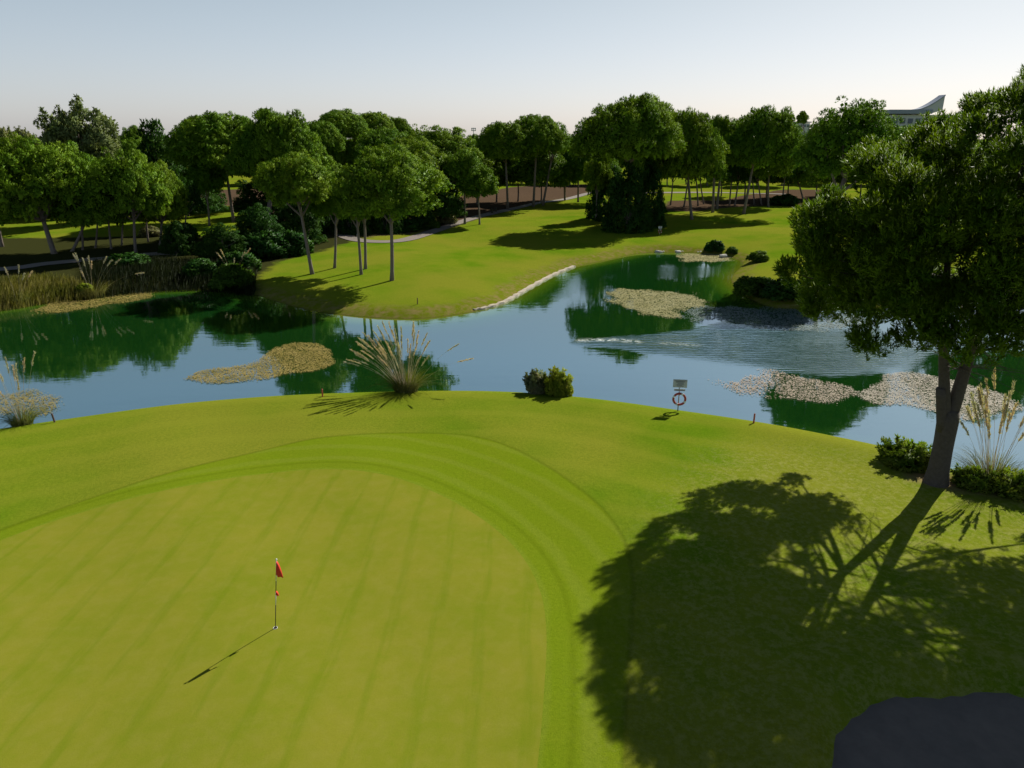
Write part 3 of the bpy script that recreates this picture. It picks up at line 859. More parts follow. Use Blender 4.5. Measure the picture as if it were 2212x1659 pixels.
for u, v, w_, t_, lab in [(560, 545, 130, 440, 'dark low tree at the foot of the thickest trunk, nearest the marsh'), (640, 525, 120, 430, 'dark low tree between the thickest trunk and the mown point'),
                          (480, 562, 110, 482, 'dark low tree above the shaded marsh'), (385, 545, 80, 470, 'dark low tree right of the needle litter patch'),
                          (690, 500, 80, 405, 'dark low tree behind the second trunk of the mown point'), (760, 503, 90, 415, 'dark low tree behind the two touching trunks'),
                          (835, 500, 90, 410, 'dark low tree behind the broad round pine'), (905, 492, 80, 420, 'dark low tree left of the pinkish grey shrub')]:
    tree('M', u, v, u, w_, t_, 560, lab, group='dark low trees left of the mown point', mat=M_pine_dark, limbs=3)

def bush(kind, u, v, wpx, top, label, group='shrubs', name='shrub', floor=None):
    rr = random.Random(int(u * 3 + v))
    B = near_hit(u, v) if v > 820 else hit(u, v, floor)
    Y = B.y
    Rr = (on_y(u + wpx / 2, v, Y)[0] - on_y(u - wpx / 2, v, Y)[0]) / 2
    B = B + Vector((0, Rr * (.5 if v < 820 else .1), 0)); B.z = float(hgt(B.x, B.y)) if floor is None else B.z
    H = max(on_y(u, top, B.y)[1] - B.z, .4)
    T = empty(name, B, label, 'bush', group)
    me, H0 = BUSH[kind][rr.randrange(len(BUSH[kind]))]
    c = link_mesh('foliage', me, None, T); c.scale = (Rr, Rr, H / H0); c.rotation_euler = (0, 0, rr.uniform(0, 6.28))
    mb = MB()
    for i in range(7):
        a = i * .9 + rr.random(); q = Rr * rr.uniform(.3, .65)
        mb.tube(limb_path((.05 * math.cos(a), .05 * math.sin(a), -.1), (q * math.cos(a), q * math.sin(a), H * rr.uniform(.5, .8)), (0, 0, .1), 4), [.035, .03, .025, .018, .01], 5, False)
    mb.build('stems', M_bark, T, True)
    if v > 820:
        # shoots sticking out of the leafy mass
        Ps, Ns = [], []; sh = MB(); g = np.random.default_rng(int(u))
        for i in range(60):
            a = g.uniform(0, 6.283); q = Rr * math.sqrt(g.uniform(0, 1)) * .95; L = H * g.uniform(.75, 1.3) * (1 - .35 * (q / Rr) ** 2)
            e = Vector((q * 1.15 * math.cos(a), q * 1.15 * math.sin(a), L)); pp = limb_path((q * .4 * math.cos(a), q * .4 * math.sin(a), 0), e, (0, 0, .1), 6)
            sh.tube(pp, [.010 - .001 * j for j in range(7)], 4, False)
            for j in range(3, 7):
                for _ in range(4): Ps.append(np.array(pp[j]) + g.normal(0, .03, 3)); Ns.append(nrm(np.array([math.cos(a), math.sin(a), .8])))
        V, fa, nn = blades(np.array(Ps), np.array(Ns), 3, .15, .06, .9, .2)
        me2 = np_mesh('leaves', V, fa, normals=nn); me2.materials.append(me.materials[0]); link_mesh('leaves', me2, None, T); sh.build('shoots', M_straw, T)
    return T
for b in [
    ('g', 495, 634, 92, 572, 'bright green rounded shrub at the waterline left of the mown point'),
    ('k', 1160, 850, 54, 812, 'grey green half of the pair of shrubs on the near crest'),
    ('y', 1207, 851, 60, 806, 'yellow green half of the pair of shrubs on the near crest'),
    ('d', 1545, 547, 42, 520, 'dark tufted shrub on the far shore by the pale stones'),
    ('g', 1582, 550, 26, 533, 'tiny green shrub right of the dark tufted one on the far shore'),
    ('g', 1640, 566, 46, 542, 'green shrub on the far right shore above the big shoreline bush'),
    ('g', 1640, 640, 100, 598, 'sunlit left part of the big bush overhanging the right shore'),
    ('d', 1705, 655, 100, 604, 'very dark right part of the big bush overhanging the right shore'),
    ('k', 965, 484, 46, 458, 'pinkish grey shrub beside the cart path behind the broad round pine'),
    ('g', 930, 494, 40, 474, 'low green shrub at the inner edge of the cart path'),
    ('n', 1960, 1002, 110, 966, 'low leafy shrub at the crest left of the near pine trunk'),
    ('n', 2105, 1052, 80, 1024, 'low leafy shrub just right of the near pine trunk'),
    ('n', 2185, 1068, 100, 1030, 'leafy shrub at the right frame edge on the near shore'),
    ('g', 425, 548, 70, 524, 'sunlit low hedge like shrub right of the needle litter patch'),
    ('g', 480, 543, 52, 518, 'sunlit low shrub right next to the hedge like one'),
    ('d', 385, 520, 70, 482, 'dark shrub below the low hanging pine by the left path'),
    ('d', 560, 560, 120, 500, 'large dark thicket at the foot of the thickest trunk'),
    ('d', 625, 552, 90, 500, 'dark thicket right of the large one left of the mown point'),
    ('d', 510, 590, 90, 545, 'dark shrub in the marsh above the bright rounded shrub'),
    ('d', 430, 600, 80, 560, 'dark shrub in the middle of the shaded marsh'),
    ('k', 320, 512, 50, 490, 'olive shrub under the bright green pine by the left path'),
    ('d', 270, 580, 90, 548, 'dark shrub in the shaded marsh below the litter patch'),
    ('d', 1700, 445, 60, 420, 'dark undergrowth at the foot of the lower right pines'),
    ('k', 1690, 441, 50, 425, 'pale green shrub on the edge of the right fairway'),
    ('d', 800, 495, 90, 462, 'dark undergrowth behind the two touching trunks'),
    ('d', 870, 500, 80, 470, 'dark undergrowth behind the broad round pine'),
    ('y', 180, 640, 40, 612, 'yellow leaved shrub at the right end of the bright reed bank'),
]:
    bush(*b)

# ------------------------------------------------------------------ reeds, pampas grass
def grass_blades(bases, height, lean, width, mat, name, droop=.35, seg=4, dirs=None):
    V = []; Fc = []; NN = []
    for i, (x, y, z) in enumerate(bases):
        a = rng.uniform(0, 6.283) if dirs is None else dirs[i]
        ln = abs(rng.normal(lean, lean * .4)); h = height * rng.uniform(.6, 1.15)
        s = np.array([-math.sin(a), math.cos(a), 0]); o = np.array([math.cos(a), math.sin(a), 0]); b0 = len(V)
        if rng.random() < .5: s = nrm(rng.normal(size=3) * [1, 1, .1])
        for j in range(seg + 1):
            t = j / seg
            p = np.array([x, y, z]) + o * h * ln * t ** 1.8 + np.array([0, 0, h * (t - droop * ln * t ** 3)])
            wd = width * (1 - t * .92) * .5
            V += [p - s * wd, p + s * wd]; n = o * .35 + np.array([0, -.3, .75]); NN += [n, n]
        for j in range(seg):
            q = b0 + 2 * j; Fc.append((q, q + 1, q + 3, q + 2))
    me = np_mesh(name, np.array(V), np.array(Fc), normals=nrm(np.array(NN)))
    me.materials.append(mat)
    return me

def plume_mesh(p0, p1, bend, fl=.35, fw=.05, sw=.012, n=110):
    """stalk from p0 to p1 with a feathery head along its last part"""
    pts = limb_path(p0, p1, bend, 10); P = np.array([tuple(p) for p in pts]); V = []; Fc = []
    for i, p in enumerate(P):
        s = np.array([1, 0, 0]) * sw * (1 - .5 * i / 10); t = np.array([0, 1, 0]) * sw * (1 - .5 * i / 10)
        V += [p - s, p - t, p + s, p + t]
    for i in range(10):
        for k_ in range(4):
            a = i * 4 + k_; b = i * 4 + (k_ + 1) % 4; Fc.append((a, b, b + 4, a + 4))
    L = np.linalg.norm(P[-1] - P[0]); b0 = len(V); V = np.array(V)
    u = 1 - fl * rng.uniform(0, 1, n); idx = u * 10; i0 = np.clip(idx.astype(int), 0, 9); fr = (idx - i0)[:, None]
    q = P[i0] * (1 - fr) + P[i0 + 1] * fr; d = nrm(P[i0 + 1] - P[i0])
    prof = np.sin(np.clip((1 - u) / fl, 0, 1) * math.pi * .9 + .15)
    q = q + rng.normal(size=q.shape) * fw * .35 * prof[:, None]
    v2, f2, n2 = blades(q, d, 1, fw * 3.2, fw * .7, .28)
    V = np.vstack([V, v2]); Fc = np.vstack([np.array(Fc), f2 + b0])
    return np_mesh('plume', V, Fc)

def pampas(u, v, wpx, hpx_leaf, plumes, label, floor=None, nleaf=420, name='pampas_grass', green=M_reed, hw=.06):
    B = near_hit(u, v) if v > 820 else hit(u, v, floor); k = np.hypot(B.y, CAMZ - B.z) / F
    T = empty(name, B, label, 'ornamental grass', 'plumed grass clumps')
    n = nleaf; rad = wpx * k * .25
    a = rng.uniform(0, 6.283, n); r_ = rad * np.sqrt(rng.uniform(0, 1, n))
    bases = np.column_stack([r_ * np.cos(a), r_ * np.sin(a), np.full(n, -.05)])
    me = grass_blades(bases, hpx_leaf * k, .8, .03, green, 'leaves', .5, 5, dirs=a)
    link_mesh('leaves', me, None, T)
    plumes = list(plumes) + [(a_ + random.uniform(-14, 14), b_ + random.uniform(4, 34)) for a_, b_ in plumes if len(plumes) > 12 and a_ < 960 or a_ > 2080]
    for (pu, pv) in plumes:
        x, z = on_y(pu, pv, B.y + random.uniform(-.4, .4))
        e = Vector((x - B.x, random.uniform(-.4, .4), z - B.z)); s0 = Vector((e.x * .12 + random.uniform(-.12, .12), random.uniform(-.15, .15), 0))
        L = (e - s0).length
        me = plume_mesh(s0, e, (-.12 * e.x, 0, .16 * abs(e.x)), min(.42, .75 / L), hw * .62, .008)
        me.materials.append(M_plume)
        link_mesh('plume', me, None, T)
    return T
P1 = [(748, 778), (765, 765), (770, 750), (790, 745), (772, 738), (795, 728), (805, 718), (783, 722), (817, 705), (825, 696), (838, 700), (812, 735), (845, 720), (866, 708), (868, 725), (880, 735), (893, 697), (905, 715), (922, 722), (858, 745), (838, 740), (900, 745), (823, 750), (990, 742), (1020, 775), (925, 740)]
pampas(878, 840, 95, 62, P1, 'dense plumed grass clump on the near crest with stalks leaning left', nleaf=700)
P2 = [(-20, 800), (0, 780), (8, 800), (16, 772), (28, 790), (52, 775), (70, 762), (-10, 830), (35, 815), (-30, 770)]
pampas(48, 918, 80, 55, P2, 'plumed grass clump at the lower left frame edge with few pale stalks', nleaf=350)
P3 = [(2095, 850), (2110, 838), (2125, 860), (2140, 845), (2163, 808), (2150, 870), (2180, 850), (2200, 870), (2215, 840), (2085, 880), (2170, 880), (2130, 890), (2230, 870), (2240, 830), (2104, 870), (2190, 900)]
pampas(2140, 1050, 130, 85, P3, 'tall plumed grass clump behind the near pine trunk at the right edge', nleaf=600, hw=.07)
P4 = [(150, 552), (162, 548), (175, 560), (188, 556), (200, 565), (222, 558), (240, 563), (260, 560), (180, 580), (308, 590)]
pampas(200, 640, 100, 45, P4, 'plumed grass clump standing in the left reed bank', nleaf=400, hw=.09)
P5 = [(815, 0)]
P5 = [(8, 580), (38, 575), (60, 590), (75, 585)]
pampas(40, 655, 80, 45, P5, 'sparse plumed grass at the left end of the reed bank', nleaf=260, hw=.09)
P6 = [(822, 0)]
P6 = [(468, 548), (480, 540), (530, 545), (540, 538), (505, 560)]
pampas(505, 600, 50, 30, P6, 'thin plumed stalks above the bright rounded shrub', nleaf=150, hw=.09)

def reed_bed(px, n, height, mat, label, width=.05, lean=.22):
    P = pz(px, .3); lo, hi = P.min(0), P.max(0); B = []
    while len(B) < n:
        q = rng.uniform(lo, hi, (n, 2)); q = q[inside(q[:, 0], q[:, 1], P)]
        z = hgt(q[:, 0], q[:, 1]); B += list(np.column_stack([q, z])[z > -.35])
    me = grass_blades(B[:n], height, lean, width, mat, 'reed_bed', .4, 3)
    return tag(link_mesh('reed_bed', me, None), label, 'reeds', kind='stuff')
reed_bed([(-200, 690), (-200, 640), (0, 628), (80, 618), (150, 622), (190, 630), (200, 648), (100, 660), (0, 672)], 9000, 1.0, M_reed, 'sunlit yellow green reed bank at the left shore', .07)
reed_bed([(180, 650), (180, 590), (300, 580), (450, 580), (560, 585), (550, 634), (450, 631), (330, 636)], 12000, .95, M_reed_shade, 'dark shaded reed belt along the left shore', .06)

# ------------------------------------------------------------------ floating weed
def weed(px, dens, size, mat, label, z=.02, ragged=1.0):
    P = smooth_closed(pz(px, 0), 4); lo, hi = P.min(0), P.max(0)
    n = int(dens * 5.0 * (hi - lo).prod()); q = rng.uniform(lo - 1, hi + 1, (n, 2))
    sd = sdist(q[:, 0], q[:, 1], P)
    edge = .45 * ragged * (np.sin(q[:, 0] * 2.1 + 1.3) * np.sin(q[:, 1] * 1.7) + np.sin(q[:, 0] * .9 + q[:, 1] * .7)) + rng.normal(0, .25 * ragged, n)
    q = q[sd + edge > 0]; n = len(q)
    a = rng.uniform(0, 6.283, n); s = size * .62 * rng.uniform(.5, 1.4, n)
    tx, ty = rng.normal(0, .14, n), rng.normal(0, .14, n)
    V = []
    for dx, dy in ((1, 0), (.1, .55), (-.9, .05), (-.1, -.5)):
        ox = s * (dx * np.cos(a) - dy * np.sin(a)); oy = s * (dx * np.sin(a) + dy * np.cos(a))
        V.append(np.column_stack([q[:, 0] + ox, q[:, 1] + oy, z + .02 + np.abs(ox * tx + oy * ty)]))
    V = np.stack(V, 1).reshape(-1, 3)
    me = np_mesh('floating_weed', V, np.arange(4 * n).reshape(n, 4), smooth=False)
    me.materials.append(mat)
    return tag(link_mesh('floating_weed', me, None), label, 'water weed', 'patches of floating weed')
M_weed = leaf_mat('floating_weed', (.19, .165, .04), (.31, .255, .085), .1, .8)
M_weed_p = leaf_mat('pale_floating_weed', (.24, .20, .15), (.38, .32, .25), .1, 1.5)
M_weed_t = leaf_mat('tan_floating_weed', (.28, .25, .10), (.38, .34, .17), .1, .8)
M_weed_b = leaf_mat('grey_submerged_weed', (.12, .16, .155), (.19, .23, .21), .1, .8)
weed([(70, 672), (110, 656), (200, 645), (300, 635), (345, 630), (320, 641), (260, 656), (150, 671), (90, 678)], 38, .14, M_weed, 'long thin yellow weed patch along the left reed belt')
weed([(398, 818), (430, 803), (500, 795), (545, 786), (566, 768), (600, 750), (650, 742), (700, 746), (714, 768), (700, 795), (640, 806), (575, 818), (500, 826), (430, 829)], 70, .10, M_weed, 'comma shaped yellow weed patch in the left part of the pond', ragged=.4)
weed([(-80, 862), (60, 853), (110, 856), (136, 868), (110, 884), (60, 892), (-80, 895)], 80, .09, M_weed, 'yellow weed patch behind the plumed grass at the lower left')
weed([(1462, 556), (1500, 548), (1560, 549), (1592, 556), (1560, 564), (1490, 566)], 36, .16, M_weed_t, 'small tan weed patch by the stones of the far shore')
weed([(1308, 638), (1350, 627), (1420, 629), (1480, 634), (1526, 650), (1500, 660), (1472, 670), (1460, 684), (1400, 678), (1355, 660)], 42, .14, M_weed_t, 'large tan weed patch in the middle of the pond')
weed([(1480, 674), (1560, 662), (1700, 670), (1860, 682), (1850, 706), (1750, 712), (1650, 710), (1560, 696), (1490, 688)], 30, .13, M_weed_b, 'dull grey weed belt right of the large tan patch', .003)
weed([(1665, 842), (1700, 822), (1750, 823), (1800, 828), (1838, 842), (1830, 858), (1790, 872), (1740, 870), (1690, 858)], 75, .09, M_weed_p, 'pale pinkish weed patch near the lifebuoy post, dense right half', ragged=.45)
weed([(1570, 826), (1600, 813), (1660, 808), (1700, 818), (1680, 845), (1650, 850), (1600, 842)], 52, .11, M_weed_p, 'thin scattered weed patch left of the dense pinkish one')
weed([(1860, 850), (1900, 820), (1930, 808), (2000, 810), (2060, 825), (2120, 840), (2180, 862), (2195, 885), (2130, 900), (2080, 905), (2030, 890), (1990, 880), (1940, 872), (1890, 872)], 75, .09, M_weed_p, 'biggest pale pinkish weed patch behind the near pine trunk', ragged=.45)

# ------------------------------------------------------------------ the near pine
def near_pine():
    B = hit(2022, 1042)
    T = empty('pine_tree', B, 'near forked pine at the right edge with a sawn off stub, casting the big shadow', 'tree')
    def at(u, v, dy=0.0):
        x, z = on_y(u, v, B.y + dy); return Vector((x - B.x, dy, z - B.z))
    mb = MB()
    f0 = at(2052, 885)
    base = limb_path((0, 0, -.3), f0, (0.02, 0, 0), 8)
    mb.tube(base, [.52, .43, .37, .35, .34, .34, .35, .36, .31], 16)
    l_end = at(2058, 470, .8); r_end = at(2185, 420, -.3)
    lp = limb_path(base[6], l_end, tuple((at(2036, 690) - (Vector(base[6]) + l_end) / 2) * 1.5), 10)
    rp = limb_path(base[6], r_end, tuple((at(2118, 700) - (Vector(base[6]) + r_end) / 2) * 1.0), 10)
    mb.tube(lp, [.22 - .015 * i for i in range(11)], 12); mb.tube(rp, [.25 - .016 * i for i in range(11)], 12)
    # the sawn stub at the left of the fork
    mb.tube(limb_path(at(2035, 930, -.05), at(2032, 838, -.1), (0, 0, 0), 4), [.19, .18, .175, .17, .165], 12)
    # foliage clumps on a broad dome
    g = np.random.default_rng(99)
    cx, cy, cz = at(2205, 430).x, 0.5, at(2120, 560).z - .6
    C = []; Q = []
    tries = 0
    Hup = (on_y(2170, 178, B.y)[1] - B.z) - cz
    while len(C) < 270 and tries < 20000:
        tries += 1
        d = g.normal(size=3); d /= np.linalg.norm(d); k = g.uniform(.50, 1.05)
        if d[2] < -.45 or (d[1] * k > .30 and d[0] * k > .10): continue
        lf = .62 + .38 * min(1, max(0, (d[0] * k + .9) / 1.05))
        p = np.array([cx + d[0] * 6.45 * k, cy + d[1] * 6.2 * k, cz + (abs(d[2]) ** .72 * Hup * k * lf if d[2] > 0 else d[2] * 3.9 * k)])
        r = g.uniform(.40, 1.0)
        if all(np.linalg.norm((p - c) * [1, 1, 1.15]) > .65 * (r + q) for c, q in zip(C, Q)):
            C.append(p); Q.append(r)
    C = np.array(C); Q = np.array(Q)
    cen = np.array([cx, cy, cz + 1]); Ps, Ns = [], []
    for c, q in zip(C, Q):
        o = nrm(c - cen)
        # branchlets radiate from the clump's heart, every one a brush of needles
        n = int(145 * q * q) + 26
        d = nrm(rand_dirs(n) + o * .45 + np.array([0, 0, .35]))
        rad = q * g.uniform(.45, 1.12, n)
        Ps.append(c + d * rad[:, None] * [1, 1, .8]); Ns.append(nrm(d * .6 + o * .15 + np.array([0, 0, .85])))
    P = np.vstack(Ps); N = np.vstack(Ns)
    # every brush: three points along a twig, needles fanning off
    PP = np.vstack([P - N * .14, P, P + N * .14]); NNN = np.vstack([N, N, N])
    V, fa, nn = blades(PP, NNN, 8, .20, .034, .50)
    nn = nrm(nn + .3 * np.repeat(rng.normal(size=(len(nn) // 4, 3)), 4, 0))
    me = np_mesh('crown', V, fa, normals=nn); me.materials.append(M_fg)
    link_mesh('crown', me, None, T)
    # limbs to the clumps, and bare dead twigs below
    stems = [Vector(p) for p in lp[3:]] + [Vector(p) for p in rp[3:]]
    br = MB()
    for i, c in enumerate(C):
        if i % 3 == 0 or Q[i] > .98:
            c = Vector(c); s0 = min(stems, key=lambda q: (q - c).length + (2.5 if q.z > c.z else 0))
            L = (c - s0).length
            br.tube(limb_path(s0, c, (0, 0, -.08 * L), 6), [max(.012, (.028 + .012 * L) * (1 - .85 * j / 6)) for j in range(7)], 6, False)
    for i in range(70):
        s0 = random.choice(stems[:5] + stems[8:13]); a = random.uniform(0, 6.283); L = random.uniform(1.2, 4.0)
        e = s0 + Vector((math.cos(a) * L, math.sin(a) * L, random.uniform(-1.0, .4)))
        lp2 = limb_path(s0, e, (0, 0, .3), 5); br.tube(lp2, [.022, .018, .014, .010, .007, .004], 4, False)
        for j in (2, 3, 4):
            e2 = Vector(lp2[j]) + Vector((random.uniform(-.6, .6), random.uniform(-.6, .6), random.uniform(-.5, .2))); br.tube([lp2[j], e2], [.008, .003], 4, False)
    br.build('branches', M_bark_fg, T, True)
    mb.build('trunk', M_bark_fg, T, True)
    return T
near_pine()

# ------------------------------------------------------------------ flag, lifebuoy post, stakes, shore edging
M_red = simple('red_flag_cloth', (.62, .035, .012), .7, 6, (.50, .025, .01))
M_white = simple('white_paint', (.75, .74, .70), .5, 10)
M_dark = simple('dark_paint', (.035, .035, .02), .5, 10)
M_steel = simple('grey_steel', (.30, .31, .32), .45, 10, metal=.5)
M_signwhite = simple('weathered_sign_board', (.52, .52, .56), .55, 7, (.42, .42, .46))
M_signgrey = simple('sign_print', (.14, .15, .18), .6, 7)
M_ring = simple('ring_red', (.40, .05, .035), .5, 7)
M_stake = simple('red_stake_paint', (.42, .07, .035), .6, 9)
M_hole_shade = simple('hole_shade', (.02, .02, .012), .8, 9)

def flagstick():
    B = hit(595, 1357); tx, tz = on_y(597, 1207, B.y)
    top = Vector((tx - B.x, 0, tz - B.z)); L = top.length
    T = empty('golf_flag', B, 'red flag on a striped flagstick standing in the hole of the putting green', 'golf flag')
    P = lambda t: top * t
    seg = [(0, .35, M_dark), (.35, .455, M_white), (.455, .56, M_white), (.56, .685, M_dark), (.685, .985, M_white)]
    r = .011
    for a, b, m in ((0, .345, M_dark), (.345, .53, M_white), (.53, .69, M_dark), (.69, .985, M_white)):
        mb = MB(); mb.tube([P(a), P(b)], r, 10); mb.build('pole', m, T, True)
    mb = MB(); mb.tube([P(.985), P(.992), P(1.0)], [.02, .026, .012], 10); mb.build('knob', M_white, T, True)
    def cloth(z1, z0, wid, nm):
        # hanging cloth: fixed along the pole, drooping in folds
        V = []; F_ = []; nu, nv = 9, 10
        for i in range(nu + 1):
            for j in range(nv + 1):
                s, t = i / nu, j / nv
                p = P(z1) * (1 - t) + P(z0) * t
                x = s * wid * t ** .8 + .012
                y = .045 * math.sin(s * 7 + t * 2) * s + .02 * math.sin(s * 13)
                z = -s * wid * .55 * t
                V.append(p + Vector((x - .10 * wid * t, y - .02, z)))
        for i in range(nu):
            for j in range(nv):
                a = i * (nv + 1) + j; F_.append((a, a + 1, a + nv + 2, a + nv + 1))
        me = py_mesh(nm, V, F_, True); o = link_mesh(nm, me, M_red, T)
        md = o.modifiers.new('t', 'SOLIDIFY'); md.thickness = .003
    cloth(.965, .775, .18, 'flag')
    cloth(.545, .49, .075, 'flag')
    cup = MB(); cup.torus((0, 0, 0), .056, .006, 24, 6)
    cup.v = [(v[0], v[2], v[1] + .014) for v in cup.v]; cup.build('cup_rim', M_white, T, True)
    hl = MB(); hl.tube([(0.0, 0, .012), (0.0, 0, .0145)], .052, 24); hl.build('hole', M_hole_shade, T)  # flat dark disc; the shade inside the cup is put into its colour
flagstick()

def lifebuoy_post(u, v, h_top, scale_px, label, name='lifebuoy_post', rz=-.15):
    B = hit(u, v); k = np.hypot(B.y, CAMZ - B.z) / F
    Hh = on_y(u, h_top, B.y)[1] - B.z
    s = Hh / 1.95
    T = empty(name, B, label, 'lifebuoy post', 'lifebuoy posts by the pond')
    mb = MB(); mb.tube([(0, 0, -.2), (0, 0, Hh * .97)], .03 * s, 10); mb.build('post', M_steel, T, True)
    bd = MB(); bd.box((0, -.045 * s, Hh * .86), (.78 * s, .02 * s, .48 * s), rz); b = bd.build('board', M_signwhite, T)
    md = b.modifiers.new('bev', 'BEVEL'); md.width = .01
    pr = MB(); cs, sn = math.cos(rz), math.sin(rz)
    for dz, wd, hh_ in ((.175, .64, .03), (.115, .50, .045)):
        pr.box((0, -.059 * s, Hh * .86 + dz * s), (wd * s, .008 * s, hh_ * s), rz)
    for r_ in range(5):
        wd = (.42, .34, .44, .30, .38)[r_]; x = (-.02, .03, 0, -.03, .01)[r_] * s
        pr.box((x * cs, -.059 * s + x * sn, Hh * .86 + (.05 - .05 * r_) * s), (wd * s, .008 * s, .022 * s), rz)
    pr.build('print', M_signgrey, b)
    b2 = MB(); b2.box((0, -.045 * s, Hh * .665), (.62 * s, .02 * s, .13 * s), rz); o2 = b2.build('name_plate', M_signwhite, T)
    p2 = MB(); p2.box((0, -.058 * s, Hh * .655), (.5 * s, .008 * s, .045 * s), rz); p2.build('print', M_signgrey, o2)
    c = (0, -.14 * s, Hh * .40)
    rg = MB(); rg.torus(c, .33 * s, .065 * s, 40, 12, rz=rz); o3 = rg.build('ring', M_ring, T, True)
    for i in range(4):
        bb = MB(); a = math.pi / 4 + i * math.pi / 2 + .35
        bb.torus(c, .33 * s, .069 * s, 6, 12, rz=rz, a0=a - .17, a1=a + .17); bb.build('band', M_white, o3, True)
    hk = MB(); hk.tube([(0, -.01, c[2] + .26 * s), (0, -.2 * s, c[2] + .26 * s), (0, -.22 * s, c[2] + .31 * s)], .014 * s, 6); hk.build('hook', M_steel, T, True)
lifebuoy_post(1464, 888, 818, 70, 'notice board above a red lifebuoy ring on a post at the near crest')
lifebuoy_post(1425, 508, 488, 20, 'small white notice board and ring on the far bank at the head of the pond')

M_stake_d = simple('dark_stake_wood', (.10, .05, .035), .8, 9)
for (u, v, t, m, lab) in [(697, 857, 840, M_stake, 'red hazard stake on the near crest left of the dense plumed grass'), (1101, 846, 828, M_stake, 'red hazard stake on the near crest between plumed grass and the shrub pair'),
                          (1628, 914, 893, M_stake, 'red hazard stake on the near crest right of the lifebuoy post'), (119, 912, 893, M_stake_d, 'leaning dark stake on the near crest at the lower left'),
                          (902, 657, 643, M_stake_d, 'thin dark stake on the far mown point near the water'), (772, 515, 505, M_white, 'short pale marker stake beside the path behind the two touching trunks')]:
    B = hit(u, v); Hh = on_y(u, t, B.y)[1] - B.z
    ln = -.15 * Hh if m is M_stake_d and u < 200 else 0
    mb = MB(); mb.tube([(0, 0, -.15), (ln * .95, 0, Hh * .93), (ln, 0, Hh)], [.04, .04, .018], 8)
    tag(mb.build('hazard_stake', m, None, False, B), lab, 'stake', 'marker stakes')

def edging(px, z, wid, hh, mat, name, label, cat):
    P = smooth_open([on_z(u, v, z) for u, v in px], 6); V = []; F_ = []
    T = np.gradient(P, axis=0); T /= np.linalg.norm(T, axis=1)[:, None]; N = np.column_stack([-T[:, 1], T[:, 0]])
    for i, (p, n) in enumerate(zip(P, N)):
        ww = wid * (1 + .25 * math.sin(i * 1.7)); h = hh * (1 + .3 * math.sin(i * 2.3 + 1))
        for s, q in ((-.5, -.3), (-.45, h), (.45, h), (.5, -.3)): V.append((p[0] + n[0] * ww * s, p[1] + n[1] * ww * s, q))
    for i in range(len(P) - 1):
        for k_ in range(3):
            a = i * 4 + k_; F_.append((a, a + 1, a + 5, a + 4))
    F_.append((0, 1, 2, 3)); F_.append(tuple(range(len(V) - 4, len(V)))[::-1])
    return tag(link_mesh(name, py_mesh(name, V, F_), mat), label, cat)
M_edge = simple('pale_edging', (.48, .42, .33), .8, 5, (.36, .30, .22), bump=.6)
edging([(1022, 671), (1050, 666), (1085, 655), (1110, 642), (1130, 630), (1160, 613), (1190, 597), (1215, 586), (1241, 576)], 0.0, .38, .16, M_edge, 'shore_edging', 'pale edging board along the waterline of the mown point', 'edging')
edging([(1700, 664), (1715, 660), (1740, 661)], 0.0, .3, .1, M_edge, 'shore_edging', 'short pale bank edge under the big right bush', 'edging')
M_stone = simple('pale_stone', (.50, .47, .42), .85, 4, (.36, .34, .30), bump=.6)
def stone_me(seed):
    import bmesh
    g = random.Random(seed); bm = bmesh.new(); bmesh.ops.create_icosphere(bm, subdivisions=2, radius=1)
    for v in bm.verts: v.co *= 1 + .22 * math.sin(v.co.x * 3 + seed) * math.cos(v.co.y * 4 + seed) + g.uniform(-.05, .05); v.co.z *= .7
    me = bpy.data.meshes.new('stone'); bm.to_mesh(me); bm.free(); me.materials.append(M_stone); return me
SM = [stone_me(i) for i in range(4)]
for i in range(26):
    u = 1375 + i * 6.6 + random.uniform(-2, 2); v = 545 + 1.5 * math.sin(i) - (2 if i < 4 else 0) + (0 if i < 20 else 1)
    p = on_z(u, v - 2, .05); o = link_mesh('stone', SM[i % 4], None, None, (p[0], p[1], .08)); s = random.uniform(.12, .28)
    o.scale = (s * 1.4, s, s); o.rotation_euler = (0, 0, random.uniform(0, 6))
    tag(o, 'pale stone in the row along the waterline at the head of the pond', 'stone', 'stones edging the far shore')
o = link_mesh('stone', SM[0], None, None, (*on_z(1562, 553, .2), .2)); o.scale = (.5, .4, .35); tag(o, 'largest pale stone at the water below the dark tufted shrub', 'stone', 'stones edging the far shore')

# two dark posts by the path
for u, v, lab in ((1063, 461, 'left one of two short dark bollards at the path bend'), (1071, 458, 'right one of two short dark bollards at the path bend')):
    B = hit(u, v); mb = MB(); mb.tube([(0, 0, -.1), (0, 0, .75), (0, 0, .85)], [.2, .2, .12], 10); mb.build
    tag(mb.build('bollard', M_dark, None, False, B), lab, 'bollard', 'bollards by the path')

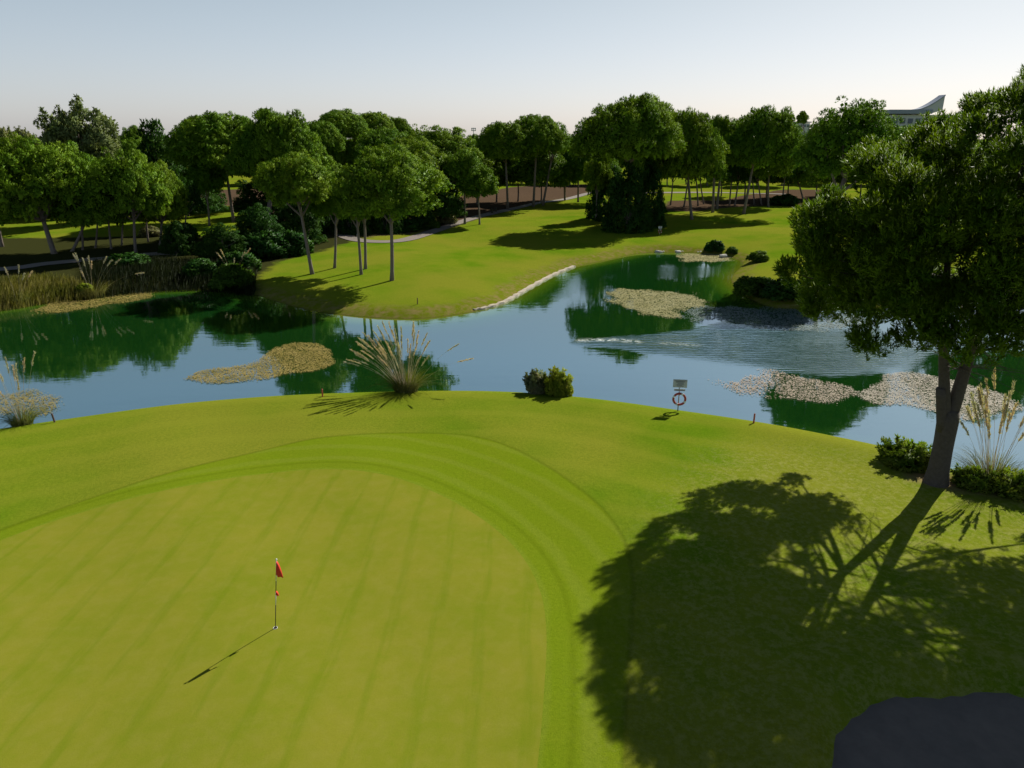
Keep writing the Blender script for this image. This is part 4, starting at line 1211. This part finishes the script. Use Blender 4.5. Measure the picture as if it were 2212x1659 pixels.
# ------------------------------------------------------------------ far skyline
M_bwall = simple('hotel_wall', (.50, .50, .52), .8, .05)
M_broof = simple('hotel_roof', (.22, .25, .32), .5, .05)
M_glass = simple('hotel_glass', (.06, .09, .14), .2, .1)
def hotel():
    D = 520.0; k = D / F / cP
    X = lambda u: on_y(u, 240, D)[0]
    Z = lambda v: on_y(2000, v, D)[1]
    T = empty('hotel_building', (X(1990), D, 1.5), 'large pale resort building with a swept pointed roof far behind the right trees', 'building')
    def bx(x0, x1, z0, z1, dy0, dy1, name, mat, par=T):
        mb = MB(); mb.box(((x0 + x1) / 2 - T.location.x, (dy0 + dy1) / 2, (z0 + z1) / 2 - 1.5), (x1 - x0, dy1 - dy0, z1 - z0)); return mb.build(name, mat, par)
    wl = bx(X(1925), X(2120), 1.2, Z(248), 0, 30, 'wall', M_bwall)
    for r_ in range(5):
        z0 = Z(256) - r_ * 5.5
        for i in range(12):
            x0 = X(1932) + i * 5.2
            bx(x0, x0 + 3.2, z0 - 3.2, z0, -.4, .4, 'window', M_glass, wl)
    # slab roof and the swept gable
    bx(X(1918), X(2010), Z(246), Z(237), -3, 33, 'roof', M_broof)
    V = []; n = 12
    for i in range(n + 1):
        t = i / n; u = 1978 + 54 * t; vtop = 237 - 31 * t ** 1.5
        for dy in (-2, 5): V += [(X(u) - T.location.x, dy, Z(vtop) - 1.5), (X(u) - T.location.x, dy, Z(vtop + 9 + 22 * t) - 1.5)]
    F_ = []
    for i in range(n):
        a = i * 4
        F_ += [(a, a + 1, a + 5, a + 4), (a + 2, a + 6, a + 7, a + 3), (a, a + 4, a + 6, a + 2), (a + 1, a + 3, a + 7, a + 5)]
    F_ += [(0, 2, 3, 1), (4 * n, 4 * n + 1, 4 * n + 3, 4 * n + 2)]
    link_mesh('swept_roof', py_mesh('swept_roof', V, F_), M_bwall, T)
    V = []
    for i in range(n + 1):
        t = i / n; u = 1978 + 54 * t; v0 = 237 - 31 * t ** 1.5
        for dy in (-2.6, 5.6): V += [(X(u) - T.location.x, dy, Z(v0 - 1.2) - 1.5), (X(u) - T.location.x, dy, Z(v0 + 1.5) - 1.5)]
    link_mesh('roof_edge', py_mesh('roof_edge', V, F_), M_broof, T)
hotel()
def far_house():
    D = 640.0; X = lambda u: on_y(u, 260, D)[0]; Z = lambda v: on_y(1730, v, D)[1]
    T = empty('far_building', (X(1725), D, 1.5), 'hazy low flat building on the skyline between two domed right pines', 'building')
    mb = MB(); mb.box((0, 8, (Z(270)) / 2), (X(1760) - X(1708), 16, Z(270))); w_ = mb.build('wall', M_bwall, T)
    for i in range(7):
        m2 = MB(); m2.box((X(1712 + i * 7) - T.location.x, -.1, Z(276)), (1.6, .5, 2)); m2.build('window', M_glass, w_)
    m3 = MB(); m3.box((0, 8, Z(268)), (X(1762) - X(1706), 18, .9)); m3.build('roof', M_broof, T)
far_house()
tree('R', None, None, 1733, 26, 238, 275, 'hazy lone treetop above the low flat building on the skyline', D=560, limbs=3)
tree('R', None, None, 1526, 10, 244, 256, 'tiny hazy treetop above the dip in the right skyline', D=420, limbs=3)
for u, t, lab in ((1023, 276, 'left one of two faint floodlight masts on the skyline'), (1066, 264, 'right one of two faint floodlight masts on the skyline'), (1254, 262, 'faint floodlight mast beside the tallest domed pine')):
    D = 430.0; x, z = on_y(u, t, D); B = Vector((x, D, float(hgt(x, D)))); Hh = z - B.z
    T = empty('floodlight_mast', B, lab, 'floodlight mast', 'floodlight masts on the skyline')
    mb = MB(); mb.tube([(0, 0, 0), (0, 0, Hh)], [.35, .2], 8); mb.build('mast', M_steel, T, True)
    hd = MB(); hd.box((0, 0, Hh - .2), (2.6, .4, .25)); hd.box((0, 0, Hh - 1.6), (2.6, .4, .25)); hd.box((-1.2, 0, Hh - .9), (.2, .4, 1.6)); hd.box((1.2, 0, Hh - .9), (.2, .4, 1.6)); hd.build('lamp_frame', M_steel, T)
    for i in range(3):
        for j in range(2):
            l_ = MB(); l_.box((-.8 + i * .8, -.3, Hh - .55 - j * .75), (.55, .35, .5)); l_.build('lamp', M_signwhite, T)
